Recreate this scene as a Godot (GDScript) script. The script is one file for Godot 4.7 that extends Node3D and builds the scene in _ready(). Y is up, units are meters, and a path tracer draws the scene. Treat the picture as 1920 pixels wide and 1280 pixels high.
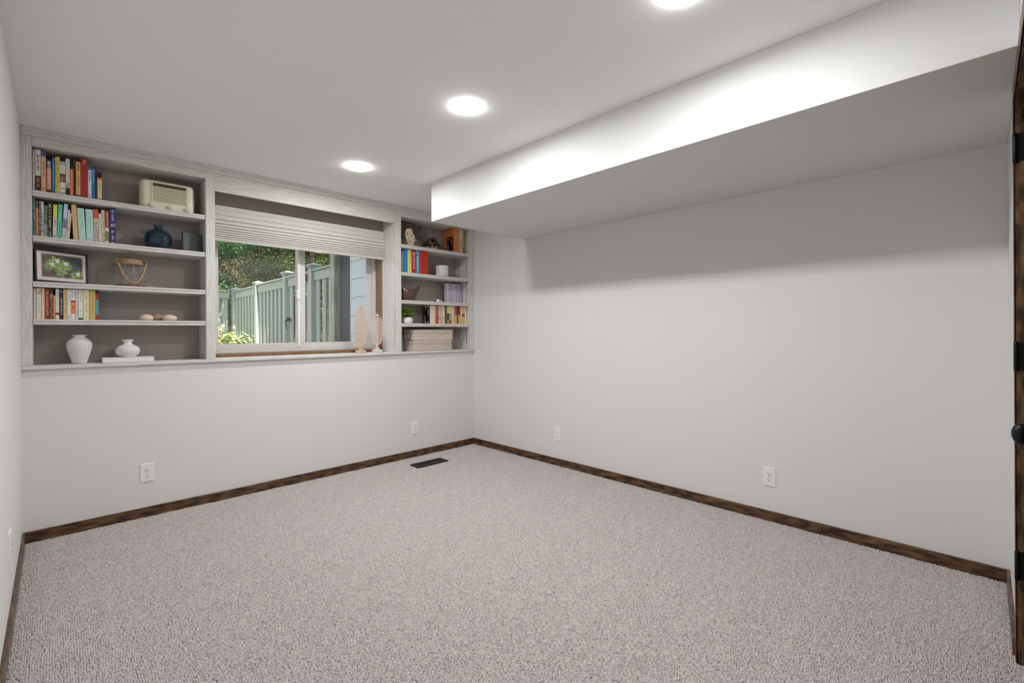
extends Node3D
# A basement room: carpet, soffit, built-in bookcases round a window, three ceiling lights, a garden outside.
# Room axes: right wall x = 0, window wall z = 0, floor y = 0.

const F := 870.766          # focal length in pixels of the 1920 x 1280 frame
const SY := -17.671         # vertical lens shift in pixels
const EYE := Vector3(-3.2892, 1.2238, 3.9551)
const YAW := -0.77674
const ROLL := -0.00513
const W := 3.4326           # room width, left wall at x = -W
const ZR := 4.0378          # rear wall
const H := 2.44
const SOFFIT := Vector3(-1.099, 2.128, 0.796)   # its lower outer corner by the window
const FACE := 0.02          # front plane of the bookcases
const BACK := -0.22         # back of the bookcases
const LEDGE := 1.039        # top of the long ledge
const LAMP_E := 1.5

var rng := RandomNumberGenerator.new()
var taken := {}
var M := {}
var cam_basis: Basis
var unit := {}              # shared meshes

# ------------------------------------------------------------------ nodes
func numbered(called: String) -> String:
	taken[called] = taken.get(called, -1) + 1
	return called if taken[called] == 0 else "%s_%03d" % [called, taken[called]]

func tag(o: Node3D, label: String, category: String, group := "", kind := "") -> Node3D:
	o.set_meta("label", label)
	o.set_meta("category", category)
	if group: o.set_meta("group", group)
	if kind: o.set_meta("kind", kind)
	return o

func thing(called: String, label: String, category: String, at := Vector3.ZERO, group := "", kind := "") -> Node3D:
	var o := Node3D.new()
	o.name = numbered(called)
	add_child(o)
	o.position = at
	return tag(o, label, category, group, kind)

func obj(called: String, mesh: Mesh, mat: Material, parent: Node3D = null, at := Vector3.ZERO, turn := Vector3.ZERO) -> MeshInstance3D:
	var o := MeshInstance3D.new()
	o.name = called if parent else numbered(called)
	o.mesh = mesh
	o.material_override = mat
	if parent: parent.add_child(o, true)
	else: add_child(o)
	o.position = at
	o.rotation = turn
	return o

func at_z(u: float, v: float, z: float) -> Vector3:
	var d := cam_basis * Vector3((u - 960.0) / F, -(v - 640.0 - SY) / F, -1.0)
	return EYE + d * ((z - EYE.z) / d.z)

# ------------------------------------------------------------------ mesh building
class MB:
	var v := PackedVector3Array()
	var n := PackedVector3Array()
	var t := PackedVector2Array()
	var c := PackedColorArray()
	var ink := Color.WHITE
	var inked := false
	func tri(a: Vector3, b: Vector3, d: Vector3, na: Vector3, nb: Vector3, nd: Vector3, ta := Vector2.ZERO, tb := Vector2.ZERO, td := Vector2.ZERO) -> void:
		var flip := (b - a).cross(d - a).dot(na + nb + nd) > 0.0
		v.append(a); n.append(na); t.append(ta)
		if flip:
			v.append(d); n.append(nd); t.append(td)
			v.append(b); n.append(nb); t.append(tb)
		else:
			v.append(b); n.append(nb); t.append(tb)
			v.append(d); n.append(nd); t.append(td)
		if inked:
			for i in 3: c.append(ink)
	func quad(p: Array, nn: Vector3, tt := []) -> void:
		var q: Array = tt if tt.size() == 4 else [Vector2.ZERO, Vector2.RIGHT, Vector2.ONE, Vector2.DOWN]
		tri(p[0], p[1], p[2], nn, nn, nn, q[0], q[1], q[2])
		tri(p[0], p[2], p[3], nn, nn, nn, q[0], q[2], q[3])
	func box(mid: Vector3, size: Vector3, bev := 0.0, grain := -1, shift := Vector2.ZERO, turn := Basis.IDENTITY) -> void:
		# a chamfered box; u runs along the grain axis, in metres
		var h := size * 0.5
		bev = minf(bev, minf(h.x, minf(h.y, h.z)) * 0.9)
		var long := grain if grain >= 0 else size.max_axis_index()
		for k in 3:
			var i := (k + 1) % 3
			var j := (k + 2) % 3
			var ua := i
			var va := j
			if long == j: ua = j; va = i
			elif long == k and size[j] > size[i]: ua = j; va = i
			for s in [-1.0, 1.0]:
				var p := []
				var tt := []
				for q in [[-1, -1], [1, -1], [1, 1], [-1, 1]]:
					var w := Vector3.ZERO
					w[k] = s * h[k]; w[i] = q[0] * (h[i] - bev); w[j] = q[1] * (h[j] - bev)
					p.append(mid + turn * w)
					tt.append(Vector2(w[ua], w[va] + float(k) * 0.37) + shift)
				var nn := Vector3.ZERO
				nn[k] = s
				quad(p, turn * nn, tt)
		if bev <= 0.0: return
		for k in 3:
			var i := (k + 1) % 3
			var j := (k + 2) % 3
			for si in [-1.0, 1.0]:
				for sj in [-1.0, 1.0]:
					var a := Vector3.ZERO; var b := Vector3.ZERO
					a[i] = si * h[i]; a[j] = sj * (h[j] - bev)
					b[i] = si * (h[i] - bev); b[j] = sj * h[j]
					var nn := Vector3.ZERO
					nn[i] = si; nn[j] = sj
					nn = nn.normalized()
					var up := Vector3.ZERO
					up[k] = h[k] - bev
					var l := h[k] - bev
					var e: float = si * h[i]
					quad([mid + turn * (a - up), mid + turn * (b - up), mid + turn * (b + up), mid + turn * (a + up)], turn * nn,
						[Vector2(-l, e) + shift, Vector2(-l, e + bev) + shift, Vector2(l, e + bev) + shift, Vector2(l, e) + shift] if k == long else [Vector2(e, -l) + shift, Vector2(e + bev, -l) + shift, Vector2(e + bev, l) + shift, Vector2(e, l) + shift])
		for sx in [-1.0, 1.0]:
			for sy in [-1.0, 1.0]:
				for sz in [-1.0, 1.0]:
					var s := Vector3(sx, sy, sz)
					var i := h - Vector3.ONE * bev
					var nn := turn * s.normalized()
					tri(mid + turn * (s * Vector3(h.x, i.y, i.z)), mid + turn * (s * Vector3(i.x, h.y, i.z)), mid + turn * (s * Vector3(i.x, i.y, h.z)), nn, nn, nn, shift, shift, shift)
	func span(a: Vector3, b: Vector3, bev := 0.0, grain := -1, shift := Vector2.ZERO) -> void:
		box((a + b) * 0.5, (b - a).abs(), bev, grain, shift)
	func grid(P: Array, closed_u := false, closed_v := false, out := Vector3.ZERO, flip := false) -> void:
		# P: rows of points; smooth normals from the grid itself
		var rows := P.size()
		var cols: int = P[0].size()
		var nn := []
		for r in rows:
			var line := PackedVector3Array()
			for k in cols:
				var l: Vector3 = P[r][(k - 1 + cols) % cols if closed_u else maxi(k - 1, 0)]
				var rr: Vector3 = P[r][(k + 1) % cols if closed_u else mini(k + 1, cols - 1)]
				var dn: Vector3 = P[(r - 1 + rows) % rows if closed_v else maxi(r - 1, 0)][k]
				var up: Vector3 = P[(r + 1) % rows if closed_v else mini(r + 1, rows - 1)][k]
				var q := (rr - l).cross(up - dn)
				q = q.normalized() if q.length_squared() > 1e-20 else Vector3.UP
				if flip: q = -q
				line.append(q)
			nn.append(line)
		for r in (rows if closed_v else rows - 1):
			var r2 := (r + 1) % rows
			for k in (cols if closed_u else cols - 1):
				var k2 := (k + 1) % cols
				var ta := Vector2(float(k) / (cols - 1), float(r) / (rows - 1))
				var tb := Vector2(float(k + 1) / (cols - 1), float(r + 1) / (rows - 1))
				tri(P[r][k], P[r][k2], P[r2][k2], nn[r][k], nn[r][k2], nn[r2][k2], ta, Vector2(tb.x, ta.y), tb)
				tri(P[r][k], P[r2][k2], P[r2][k], nn[r][k], nn[r2][k2], nn[r2][k], ta, tb, Vector2(ta.x, tb.y))
	func lathe(prof: Array, segs := 32, mid := Vector3.ZERO) -> void:
		# profile of Vector2(radius, height), outside going up; corners sharper than 40 degrees stay sharp
		var m := prof.size()
		var sn := []
		for i in m - 1:
			var d: Vector2 = prof[i + 1] - prof[i]
			sn.append(Vector2(d.y, -d.x).normalized())
		for i in m - 1:
			var a: Vector2 = sn[i]
			var b: Vector2 = sn[i]
			if i > 0 and sn[i - 1].dot(sn[i]) > 0.76: a = (sn[i - 1] + sn[i]).normalized()
			if i < m - 2 and sn[i + 1].dot(sn[i]) > 0.76: b = (sn[i + 1] + sn[i]).normalized()
			for k in segs:
				var q0 := TAU * k / segs
				var q1 := TAU * (k + 1) / segs
				var e0 := Vector3(cos(q0), 0, sin(q0))
				var e1 := Vector3(cos(q1), 0, sin(q1))
				var p0: Vector2 = prof[i]
				var p1: Vector2 = prof[i + 1]
				var A := mid + e0 * p0.x + Vector3(0, p0.y, 0)
				var B := mid + e1 * p0.x + Vector3(0, p0.y, 0)
				var C := mid + e1 * p1.x + Vector3(0, p1.y, 0)
				var D := mid + e0 * p1.x + Vector3(0, p1.y, 0)
				var y := Vector3.UP
				var u0 := float(k) / segs
				var u1 := float(k + 1) / segs
				if p0.x > 1e-6: tri(A, B, C, e0 * a.x + y * a.y, e1 * a.x + y * a.y, e1 * b.x + y * b.y, Vector2(u0, p0.y), Vector2(u1, p0.y), Vector2(u1, p1.y))
				if p1.x > 1e-6: tri(A, C, D, e0 * a.x + y * a.y, e1 * b.x + y * b.y, e0 * b.x + y * b.y, Vector2(u0, p0.y), Vector2(u1, p1.y), Vector2(u0, p1.y))
	func tube(path: Array, r: float, segs := 8, closed := false, twist := 0.0, bump := 0.0) -> void:
		var m := path.size()
		var rows := []
		var nrm := Vector3.UP
		for i in m:
			var a: Vector3 = path[(i - 1 + m) % m if closed else maxi(i - 1, 0)]
			var b: Vector3 = path[(i + 1) % m if closed else mini(i + 1, m - 1)]
			var d := (b - a).normalized()
			if i == 0: nrm = d.cross(Vector3.RIGHT if absf(d.x) < 0.8 else Vector3.UP).normalized()
			nrm = (nrm - d * nrm.dot(d)).normalized()
			var bi := d.cross(nrm)
			var line := []
			for k in segs:
				var q := TAU * k / segs
				var rr := r * (1.0 + bump * cos(3.0 * q + twist * i))
				line.append(path[i] + (nrm * cos(q) + bi * sin(q)) * rr)
			rows.append(line)
		grid(rows, true, closed)
		if not closed:
			for e in [0, m - 1]:
				var d: Vector3 = (path[0] - path[1]).normalized() if e == 0 else (path[m - 1] - path[m - 2]).normalized()
				for k in segs: tri(path[e], rows[e][k], rows[e][(k + 1) % segs], d, d, d)
	func prism(poly: PackedVector2Array, depth: float, turn := Transform3D.IDENTITY, smooth := false) -> void:
		# a polygon in x, y given thickness along z (centred)
		var idx := Geometry2D.triangulate_polygon(poly)
		var h := depth * 0.5
		for s in [-1.0, 1.0]:
			var nn: Vector3 = turn.basis * Vector3(0, 0, s)
			for i in range(0, idx.size(), 3):
				var q := []
				for k in 3: q.append(poly[idx[i + k]])
				tri(turn * Vector3(q[0].x, q[0].y, s * h), turn * Vector3(q[1].x, q[1].y, s * h), turn * Vector3(q[2].x, q[2].y, s * h), nn, nn, nn, q[0], q[1], q[2])
		var ccw := not Geometry2D.is_polygon_clockwise(poly)
		var m := poly.size()
		var en := []
		for i in m:
			var d := poly[(i + 1) % m] - poly[i]
			var q := Vector2(d.y, -d.x).normalized()
			en.append(q if ccw else -q)
		for i in m:
			var a := poly[i]
			var b := poly[(i + 1) % m]
			var na: Vector2 = en[i]
			var nb: Vector2 = en[i]
			if smooth:
				if en[(i - 1 + m) % m].dot(en[i]) > 0.7: na = (en[(i - 1 + m) % m] + en[i]).normalized()
				if en[(i + 1) % m].dot(en[i]) > 0.7: nb = (en[(i + 1) % m] + en[i]).normalized()
			var A := turn.basis * Vector3(na.x, na.y, 0)
			var B := turn.basis * Vector3(nb.x, nb.y, 0)
			tri(turn * Vector3(a.x, a.y, -h), turn * Vector3(b.x, b.y, -h), turn * Vector3(b.x, b.y, h), A, B, B, a, b, b)
			tri(turn * Vector3(a.x, a.y, -h), turn * Vector3(b.x, b.y, h), turn * Vector3(a.x, a.y, h), A, B, A, a, b, a)
	func done() -> ArrayMesh:
		var a := []
		a.resize(Mesh.ARRAY_MAX)
		a[Mesh.ARRAY_VERTEX] = v
		a[Mesh.ARRAY_NORMAL] = n
		a[Mesh.ARRAY_TEX_UV] = t
		if inked: a[Mesh.ARRAY_COLOR] = c
		var m := ArrayMesh.new()
		m.add_surface_from_arrays(Mesh.PRIMITIVE_TRIANGLES, a)
		return m

func span(a: Vector3, b: Vector3, bev := 0.002, grain := -1) -> ArrayMesh:
	var m := MB.new()
	m.span(a, b, bev, grain, Vector2(rng.randf() * 3.0, rng.randf() * 3.0))
	return m.done()

func block(size: Vector3, bev := 0.002, grain := -1) -> ArrayMesh:
	var m := MB.new()
	m.box(Vector3.ZERO, size, bev, grain, Vector2(rng.randf() * 3.0, rng.randf() * 3.0))
	return m.done()

func turned(prof: Array, segs := 32) -> ArrayMesh:
	var m := MB.new()
	m.lathe(prof, segs)
	return m.done()

func piped(path: Array, r: float, segs := 8, closed := false, twist := 0.0, bump := 0.0) -> ArrayMesh:
	var m := MB.new()
	m.tube(path, r, segs, closed, twist, bump)
	return m.done()

func plate(poly: PackedVector2Array, depth: float, smooth := false) -> ArrayMesh:
	var m := MB.new()
	m.prism(poly, depth, Transform3D.IDENTITY, smooth)
	return m.done()

func ellipse(rx: float, ry: float, k := 24, mid := Vector2.ZERO) -> PackedVector2Array:
	var p := PackedVector2Array()
	for i in k: p.append(mid + Vector2(cos(TAU * i / k) * rx, sin(TAU * i / k) * ry))
	return p

func rounded(w: float, h: float, r: float, k := 5) -> PackedVector2Array:
	var p := PackedVector2Array()
	for q in 4:
		var m := Vector2([1, -1, -1, 1][q] * (w / 2 - r), [1, 1, -1, -1][q] * (h / 2 - r))
		for i in k + 1:
			var a := PI / 2 * (q + float(i) / k)
			p.append(m + Vector2(cos(a), sin(a)) * r)
	return p

# ------------------------------------------------------------------ materials
func mat(called: String, c: Color, rough := 0.6, metal := 0.0) -> StandardMaterial3D:
	var m := StandardMaterial3D.new()
	m.resource_name = called
	m.albedo_color = c
	m.roughness = rough
	m.metallic = metal
	M[called] = m
	return m

func dye(r: float, g: float, b: float, k := 1.18) -> Color:
	# own colour of a thing from its look under the room's light
	var l := Color(r / 255.0, g / 255.0, b / 255.0).srgb_to_linear()
	l = l.lerp(Color(l.get_luminance(), l.get_luminance(), l.get_luminance()), 0.13)
	return Color(minf(l.r * k, 0.86), minf(l.g * k, 0.86), minf(l.b * k, 0.86)).linear_to_srgb()

func noise(seed_: int, freq: float, oct := 4, kind := FastNoiseLite.TYPE_SIMPLEX_SMOOTH) -> FastNoiseLite:
	var f := FastNoiseLite.new()
	f.seed = seed_
	f.frequency = freq
	f.noise_type = kind
	f.fractal_octaves = oct
	return f

func ramp(stops: Array) -> Gradient:
	var g := Gradient.new()
	var o := PackedFloat32Array()
	var c := PackedColorArray()
	for s in stops:
		o.append(s[0]); c.append(s[1])
	g.offsets = o
	g.colors = c
	return g

func noise_tex(f: FastNoiseLite, w: int, h: int, stops := []) -> NoiseTexture2D:
	var t := NoiseTexture2D.new()
	t.width = w
	t.height = h
	t.seamless = true
	t.seamless_blend_skirt = 0.2
	t.noise = f
	if stops.size(): t.color_ramp = ramp(stops)
	return t

func grained(called: String, stops: Array, along: float, across: float, rough: float, seed_: int, freq := 0.02, oct := 5, bump := 0.0) -> StandardMaterial3D:
	# wood: noise drawn out along u
	var m := mat(called, Color.WHITE, rough)
	var f := noise(seed_, freq, oct)
	m.albedo_texture = noise_tex(f, 512, 512, stops)
	m.uv1_scale = Vector3(along, across, 1)
	if bump > 0.0:
		m.heightmap_enabled = true
		m.heightmap_texture = noise_tex(f, 512, 512)
		m.heightmap_scale = bump
	return m

func g(v: float, warm := 0.0) -> Color:
	return Color(v + warm, v, v - warm)

func make_materials() -> void:
	# wall paint: even colour
	for w in [["wall_paint", Color(0.907, 0.904, 0.896), 0.55], ["ceiling_paint", Color(0.97, 0.972, 0.97), 0.8], ["soffit_paint", Color(0.895, 0.895, 0.892), 0.7]]:
		var m := mat(w[0], w[1], w[2])
		m.metallic_specular = 0.3
	mat("taupe_paint", Color(0.65, 0.615, 0.59), 0.6)
	# brushed grey-white wash on the bookcase boards
	grained("washed_wood", [[0.0, Color(0.76, 0.735, 0.71)], [0.4, Color(0.835, 0.825, 0.805)], [0.6, Color(0.865, 0.86, 0.845)], [1.0, Color(0.91, 0.91, 0.90)]], 0.6, 11.0, 0.5, 5, 0.022, 5, 0.04)
	grained("stained_alder", [[0.0, Color(0.10, 0.07, 0.055)], [0.3, Color(0.24, 0.165, 0.115)], [0.5, Color(0.36, 0.26, 0.175)], [0.75, Color(0.45, 0.335, 0.22)], [1.0, Color(0.56, 0.43, 0.29)]], 1.1, 4.5, 0.34, 7, 0.012, 5, 0.04)
	grained("oak", [[0.0, Color(0.30, 0.21, 0.145)], [0.45, Color(0.50, 0.37, 0.26)], [1.0, Color(0.64, 0.50, 0.36)]], 1.6, 14.0, 0.4, 9, 0.015, 5, 0.04)
	mat("vinyl", Color(0.86, 0.85, 0.84), 0.35)
	mat("white_plastic", Color(0.965, 0.96, 0.955), 0.3)
	mat("slot_dark", Color(0.05, 0.05, 0.05), 0.7)
	mat("black_metal", Color(0.10, 0.105, 0.115), 0.38, 0.6)
	mat("vent_metal", Color(0.115, 0.11, 0.105), 0.45, 0.3)
	var glass := mat("pane", Color(1, 1, 1, 0.03), 0.0)
	glass.transparency = BaseMaterial3D.TRANSPARENCY_ALPHA
	glass.metallic_specular = 0.25
	var shade := mat("shade_cloth", Color(0.86, 0.845, 0.825), 0.85)
	shade.backlight_enabled = true
	shade.backlight = Color(0.25, 0.24, 0.22)
	mat("page_paper", Color(0.86, 0.82, 0.73), 0.85)
	mat("white_glaze", Color(0.935, 0.93, 0.92), 0.45)
	mat("lens_glow", Color(1, 1, 1), 0.5)
	M.lens_glow.emission_enabled = true
	M.lens_glow.emission = Color(1.0, 0.99, 0.97)
	M.lens_glow.emission_energy_multiplier = 30.0
	var vc := mat("painted", Color.WHITE, 0.7)
	vc.vertex_color_use_as_albedo = true
	mat("rope", Color(0.70, 0.595, 0.46), 0.9)
	mat("rustic_wood", Color(0.46, 0.36, 0.26), 0.75)
	mat("wire", Color(0.72, 0.73, 0.74), 0.3, 0.8)
	mat("tin", Color(0.75, 0.76, 0.76), 0.25, 0.9)

# ------------------------------------------------------------------ the room
func structure(called: String, mesh: Mesh, m: Material, label: String, category: String) -> MeshInstance3D:
	var o := obj(called, mesh, m)
	tag(o, label, category, "", "structure")
	return o

func room() -> void:
	structure("floor", span(Vector3(-W - 0.2, -0.25, -0.2), Vector3(0.2, -0.008, ZR + 0.3), 0), mat("carpet_backing", Color(0.42, 0.40, 0.385), 0.95), "flat floor under the grey carpet", "floor")
	structure("ceiling", span(Vector3(-W - 0.3, H, -0.45), Vector3(0.3, H + 0.2, ZR + 0.35), 0), M.ceiling_paint, "smooth white ceiling with three round lights", "ceiling")
	structure("wall_left", span(Vector3(-W - 0.3, -0.25, -0.45), Vector3(-W, H, ZR + 0.35), 0), M.wall_paint, "plain light grey wall meeting the bookcase with the radio", "wall")
	structure("wall_right", span(Vector3(0, -0.25, -0.45), Vector3(0.3, H, ZR + 0.35), 0), M.wall_paint, "long light grey wall under the soffit", "wall")
	# window wall: solid below the ledge, framed round the window behind the bookcases
	var m := MB.new()
	m.span(Vector3(-W, -0.25, -0.45), Vector3(0, 1.0155, 0))
	m.span(Vector3(-W, 1.0, -0.45), Vector3(-2.455, H, BACK - 0.012))
	m.span(Vector3(-0.948, 1.0, -0.45), Vector3(0, H, BACK - 0.012))
	m.span(Vector3(-2.455, 2.235, -0.45), Vector3(-0.948, H, BACK))
	structure("wall_front", m.done(), M.wall_paint, "light grey wall below the bookcases and window", "wall")
	# rear wall with the doorway
	m = MB.new()
	m.span(Vector3(-0.7655, -0.25, ZR), Vector3(0, H, ZR + 0.13))
	m.span(Vector3(-1.5745, 2.0805, ZR), Vector3(-0.7655, H, ZR + 0.13))
	m.span(Vector3(-W, -0.25, ZR), Vector3(-1.5745, H, ZR + 0.13))
	m.span(Vector3(-W - 0.3, -0.25, ZR + 0.3), Vector3(0.3, H, ZR + 0.35))
	structure("wall_rear", m.done(), M.wall_paint, "narrow strip of grey wall beside the dark door casing", "wall")
	structure("wall_soffit", span(Vector3(SOFFIT.x, SOFFIT.y, SOFFIT.z), Vector3(0, H, ZR), 0.0015), M.soffit_paint, "long boxed soffit hanging below the ceiling along the right wall", "soffit")
	# the storey above, which keeps the sun off the near fence
	structure("wall_upper", span(Vector3(-7, H + 0.22, -0.6), Vector3(5, 6.4, ZR + 2), 0), mat("outer_siding", Color(0.62, 0.68, 0.70), 0.8), "upper storey of the house above the room", "house")
	# baseboards
	var b := 0.062
	var t := 0.0135
	structure("baseboard_front", span(Vector3(-W, -0.01, 0), Vector3(0, b, t), 0.0025), M.stained_alder, "dark stained baseboard under the window wall", "baseboard")
	m = MB.new()
	m.span(Vector3(-t, -0.01, t), Vector3(0, b, 2.43), 0.0025, 2, Vector2(0.3, 0.1))
	m.span(Vector3(-t, -0.01, 2.4305), Vector3(0, b, ZR), 0.0025, 2, Vector2(1.7, 0.6))
	structure("baseboard_right", m.done(), M.stained_alder, "dark stained baseboard along the right wall", "baseboard")
	structure("baseboard_left", span(Vector3(-W, -0.01, t), Vector3(-W + t, b, ZR), 0.0025), M.stained_alder, "dark stained baseboard along the left wall", "baseboard")
	m = MB.new()
	m.span(Vector3(-0.721, -0.01, ZR - t), Vector3(-t, b, ZR), 0.0025, 0, Vector2(0.8, 0.4))
	m.span(Vector3(-W + t, -0.01, ZR - t), Vector3(-1.70, b, ZR), 0.0025, 0, Vector2(0.1, 0.9))
	structure("baseboard_rear", m.done(), M.stained_alder, "short dark baseboard beside the door casing", "baseboard")
	carpet()

func carpet() -> void:
	# one half-metre tile of looped tufts, laid many times
	var side := 0.5
	var m := MB.new()
	m.inked = true
	var nx := 66
	var nz := 82
	var dx := side / nx
	var dz := side / nz
	for i in nx:
		for j in nz:
			var mid := Vector3((i + 0.5 + rng.randf_range(-0.28, 0.28)) * dx, 0, (j + 0.5 + rng.randf_range(-0.3, 0.3)) * dz)
			var rx := dx * rng.randf_range(0.48, 0.72)
			var rz := dz * rng.randf_range(0.5, 0.85)
			var top := rng.randf_range(-0.0034, 0.0007)
			var lean := Vector3(rng.randf_range(-1, 1), 0, rng.randf_range(-1, 1)) * 0.0018
			var a0 := rng.randf() * TAU
			var k := rng.randf_range(0.78, 1.14)
			m.ink = Color(0.605 * k, 0.56 * k, 0.543 * k)
			var rings := []
			for q in [[1.0, -0.0078, 0.1], [0.92, -0.0035, 0.35], [0.55, -0.0006, 0.9]]:
				var ring := []
				var nr := []
				for s in 5:
					var a := a0 + TAU * s / 5
					ring.append(mid + lean * float(q[2]) + Vector3(cos(a) * rx * q[0], q[1] + top, sin(a) * rz * q[0]))
					nr.append(Vector3(cos(a), float(q[2]) * 1.2, sin(a)).normalized())
				rings.append([ring, nr])
			var peak := mid + lean + Vector3(0, top, 0)
			for s in 5:
				var s2 := (s + 1) % 5
				for r in 2:
					var A: Array = rings[r]
					var B: Array = rings[r + 1]
					m.tri(A[0][s], A[0][s2], B[0][s2], A[1][s], A[1][s2], B[1][s2])
					m.tri(A[0][s], B[0][s2], B[0][s], A[1][s], B[1][s2], B[1][s])
				var T: Array = rings[2]
				m.tri(T[0][s], T[0][s2], peak, T[1][s], T[1][s2], Vector3.UP)
	var mesh := m.done()
	var mm := MultiMesh.new()
	mm.transform_format = MultiMesh.TRANSFORM_3D
	mm.mesh = mesh
	var spots := []
	for i in 7:
		for j in 9:
			var flip := rng.randi() % 2 == 0
			var o := Vector3(-W - 0.03 + i * side, 0, -0.1 + j * side)
			spots.append(Transform3D(Basis(Vector3.UP, PI), o + Vector3(side, 0, side)) if flip else Transform3D(Basis.IDENTITY, o))
	mm.instance_count = spots.size()
	for i in spots.size(): mm.set_instance_transform(i, spots[i])
	var o := MultiMeshInstance3D.new()
	o.name = numbered("carpet_pile")
	o.multimesh = mm
	var yarn := mat("carpet_yarn", Color.WHITE, 0.95)
	yarn.vertex_color_use_as_albedo = true
	yarn.metallic_specular = 0.15
	o.material_override = yarn
	add_child(o)
	tag(o, "greyish beige looped carpet covering the whole floor", "carpet", "", "stuff")

func downlight(x: float, z: float, label: String) -> void:
	var t := thing("ceiling_light", label, "light", Vector3(x, H, z), "round ceiling lights in a row")
	obj("trim_ring", turned([Vector2(0.0705, -0.002), Vector2(0.0725, -0.0018), Vector2(0.0735, -0.001), Vector2(0.0738, 0.0)], 48), M.white_plastic, t)
	obj("lens", turned([Vector2(0.0, -0.022), Vector2(0.03, -0.0215), Vector2(0.052, -0.0198), Vector2(0.064, -0.016), Vector2(0.069, -0.010), Vector2(0.0705, -0.003)], 48), M.lens_glow, t)
	var l := AreaLight3D.new()
	l.name = "lamp"
	l.area_size = Vector2(0.115, 0.115)
	l.light_energy = LAMP_E
	l.light_color = Color(0.993, 0.993, 0.993)
	l.shadow_enabled = true
	l.set("area_range", 12.0)
	l.set("area_attenuation", 2.0)
	t.add_child(l)
	l.position = Vector3(0, -0.0235, 0)
	l.rotation = Vector3(-PI / 2, 0, 0)

# ------------------------------------------------------------------ bookcases and window
func board(called: String, a: Vector3, b: Vector3, parent: Node3D, m: Material = null, bev := 0.0025, grain := -1) -> MeshInstance3D:
	var mid := (a + b) * 0.5
	var mm := MB.new()
	mm.box(Vector3.ZERO, (b - a).abs(), bev, grain, Vector2(rng.randf() * 5.0, rng.randf() * 5.0))
	return obj(called, mm.done(), m if m else M.washed_wood, parent, mid - parent.position)

const SHELVES := [2.079, 1.810, 1.539, 1.315]   # where things stand; the boards end a hair lower
const HAIR := 0.0008

func bookcase(label: String, x0: float, x1: float, s0: float, s1: float) -> void:
	# x0..x1 opening, s0..s1 outer edges of the stiles
	var t := thing("bookcase", label, "bookcase", Vector3((x0 + x1) / 2, LEDGE, 0))
	var top := 2.343
	board("stile", Vector3(s0, LEDGE, 0.0), Vector3(x0, 2.395, FACE), t)
	board("stile", Vector3(x1, LEDGE, 0.0), Vector3(s1, 2.395, FACE), t)
	board("top_rail", Vector3(x0, top, 0.0), Vector3(x1, 2.395, FACE), t)
	board("top_panel", Vector3(x0, top, BACK), Vector3(x1, top + 0.018, 0.0), t)
	board("side_panel", Vector3(x0 - 0.016, LEDGE, BACK), Vector3(x0, top, 0.0), t, null, 0.001, 1)
	board("side_panel", Vector3(x1, LEDGE, BACK), Vector3(x1 + 0.016, top, 0.0), t, null, 0.001, 1)
	board("back_panel", Vector3(x0, LEDGE, BACK - 0.01), Vector3(x1, top, BACK), t, M.taupe_paint, 0)
	for y in SHELVES:
		var s := board("shelf", Vector3(x0 + 0.002, y - 0.033, BACK), Vector3(x1 - 0.002, y - HAIR, FACE - 0.004), t)
		# bull-nosed lip: a slim bead along the upper edge
		var mm := MB.new()
		mm.box(Vector3.ZERO, Vector3(x1 - x0 - 0.004, 0.014, 0.005), 0.002, 0, Vector2(rng.randf(), rng.randf()))
		obj("lip", mm.done(), M.washed_wood, s, Vector3(0, 0.0095, (FACE - 0.004 - BACK) / 2 + 0.002))
	for x in [x0 + 0.001, x1 - 0.001]:
		for z in [-0.035, -0.165]:
			board("shelf_track", Vector3(x - 0.0015, LEDGE + 0.06, z - 0.005), Vector3(x + 0.0015, top - 0.05, z + 0.005), t, M.tin, 0.0004)

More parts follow.
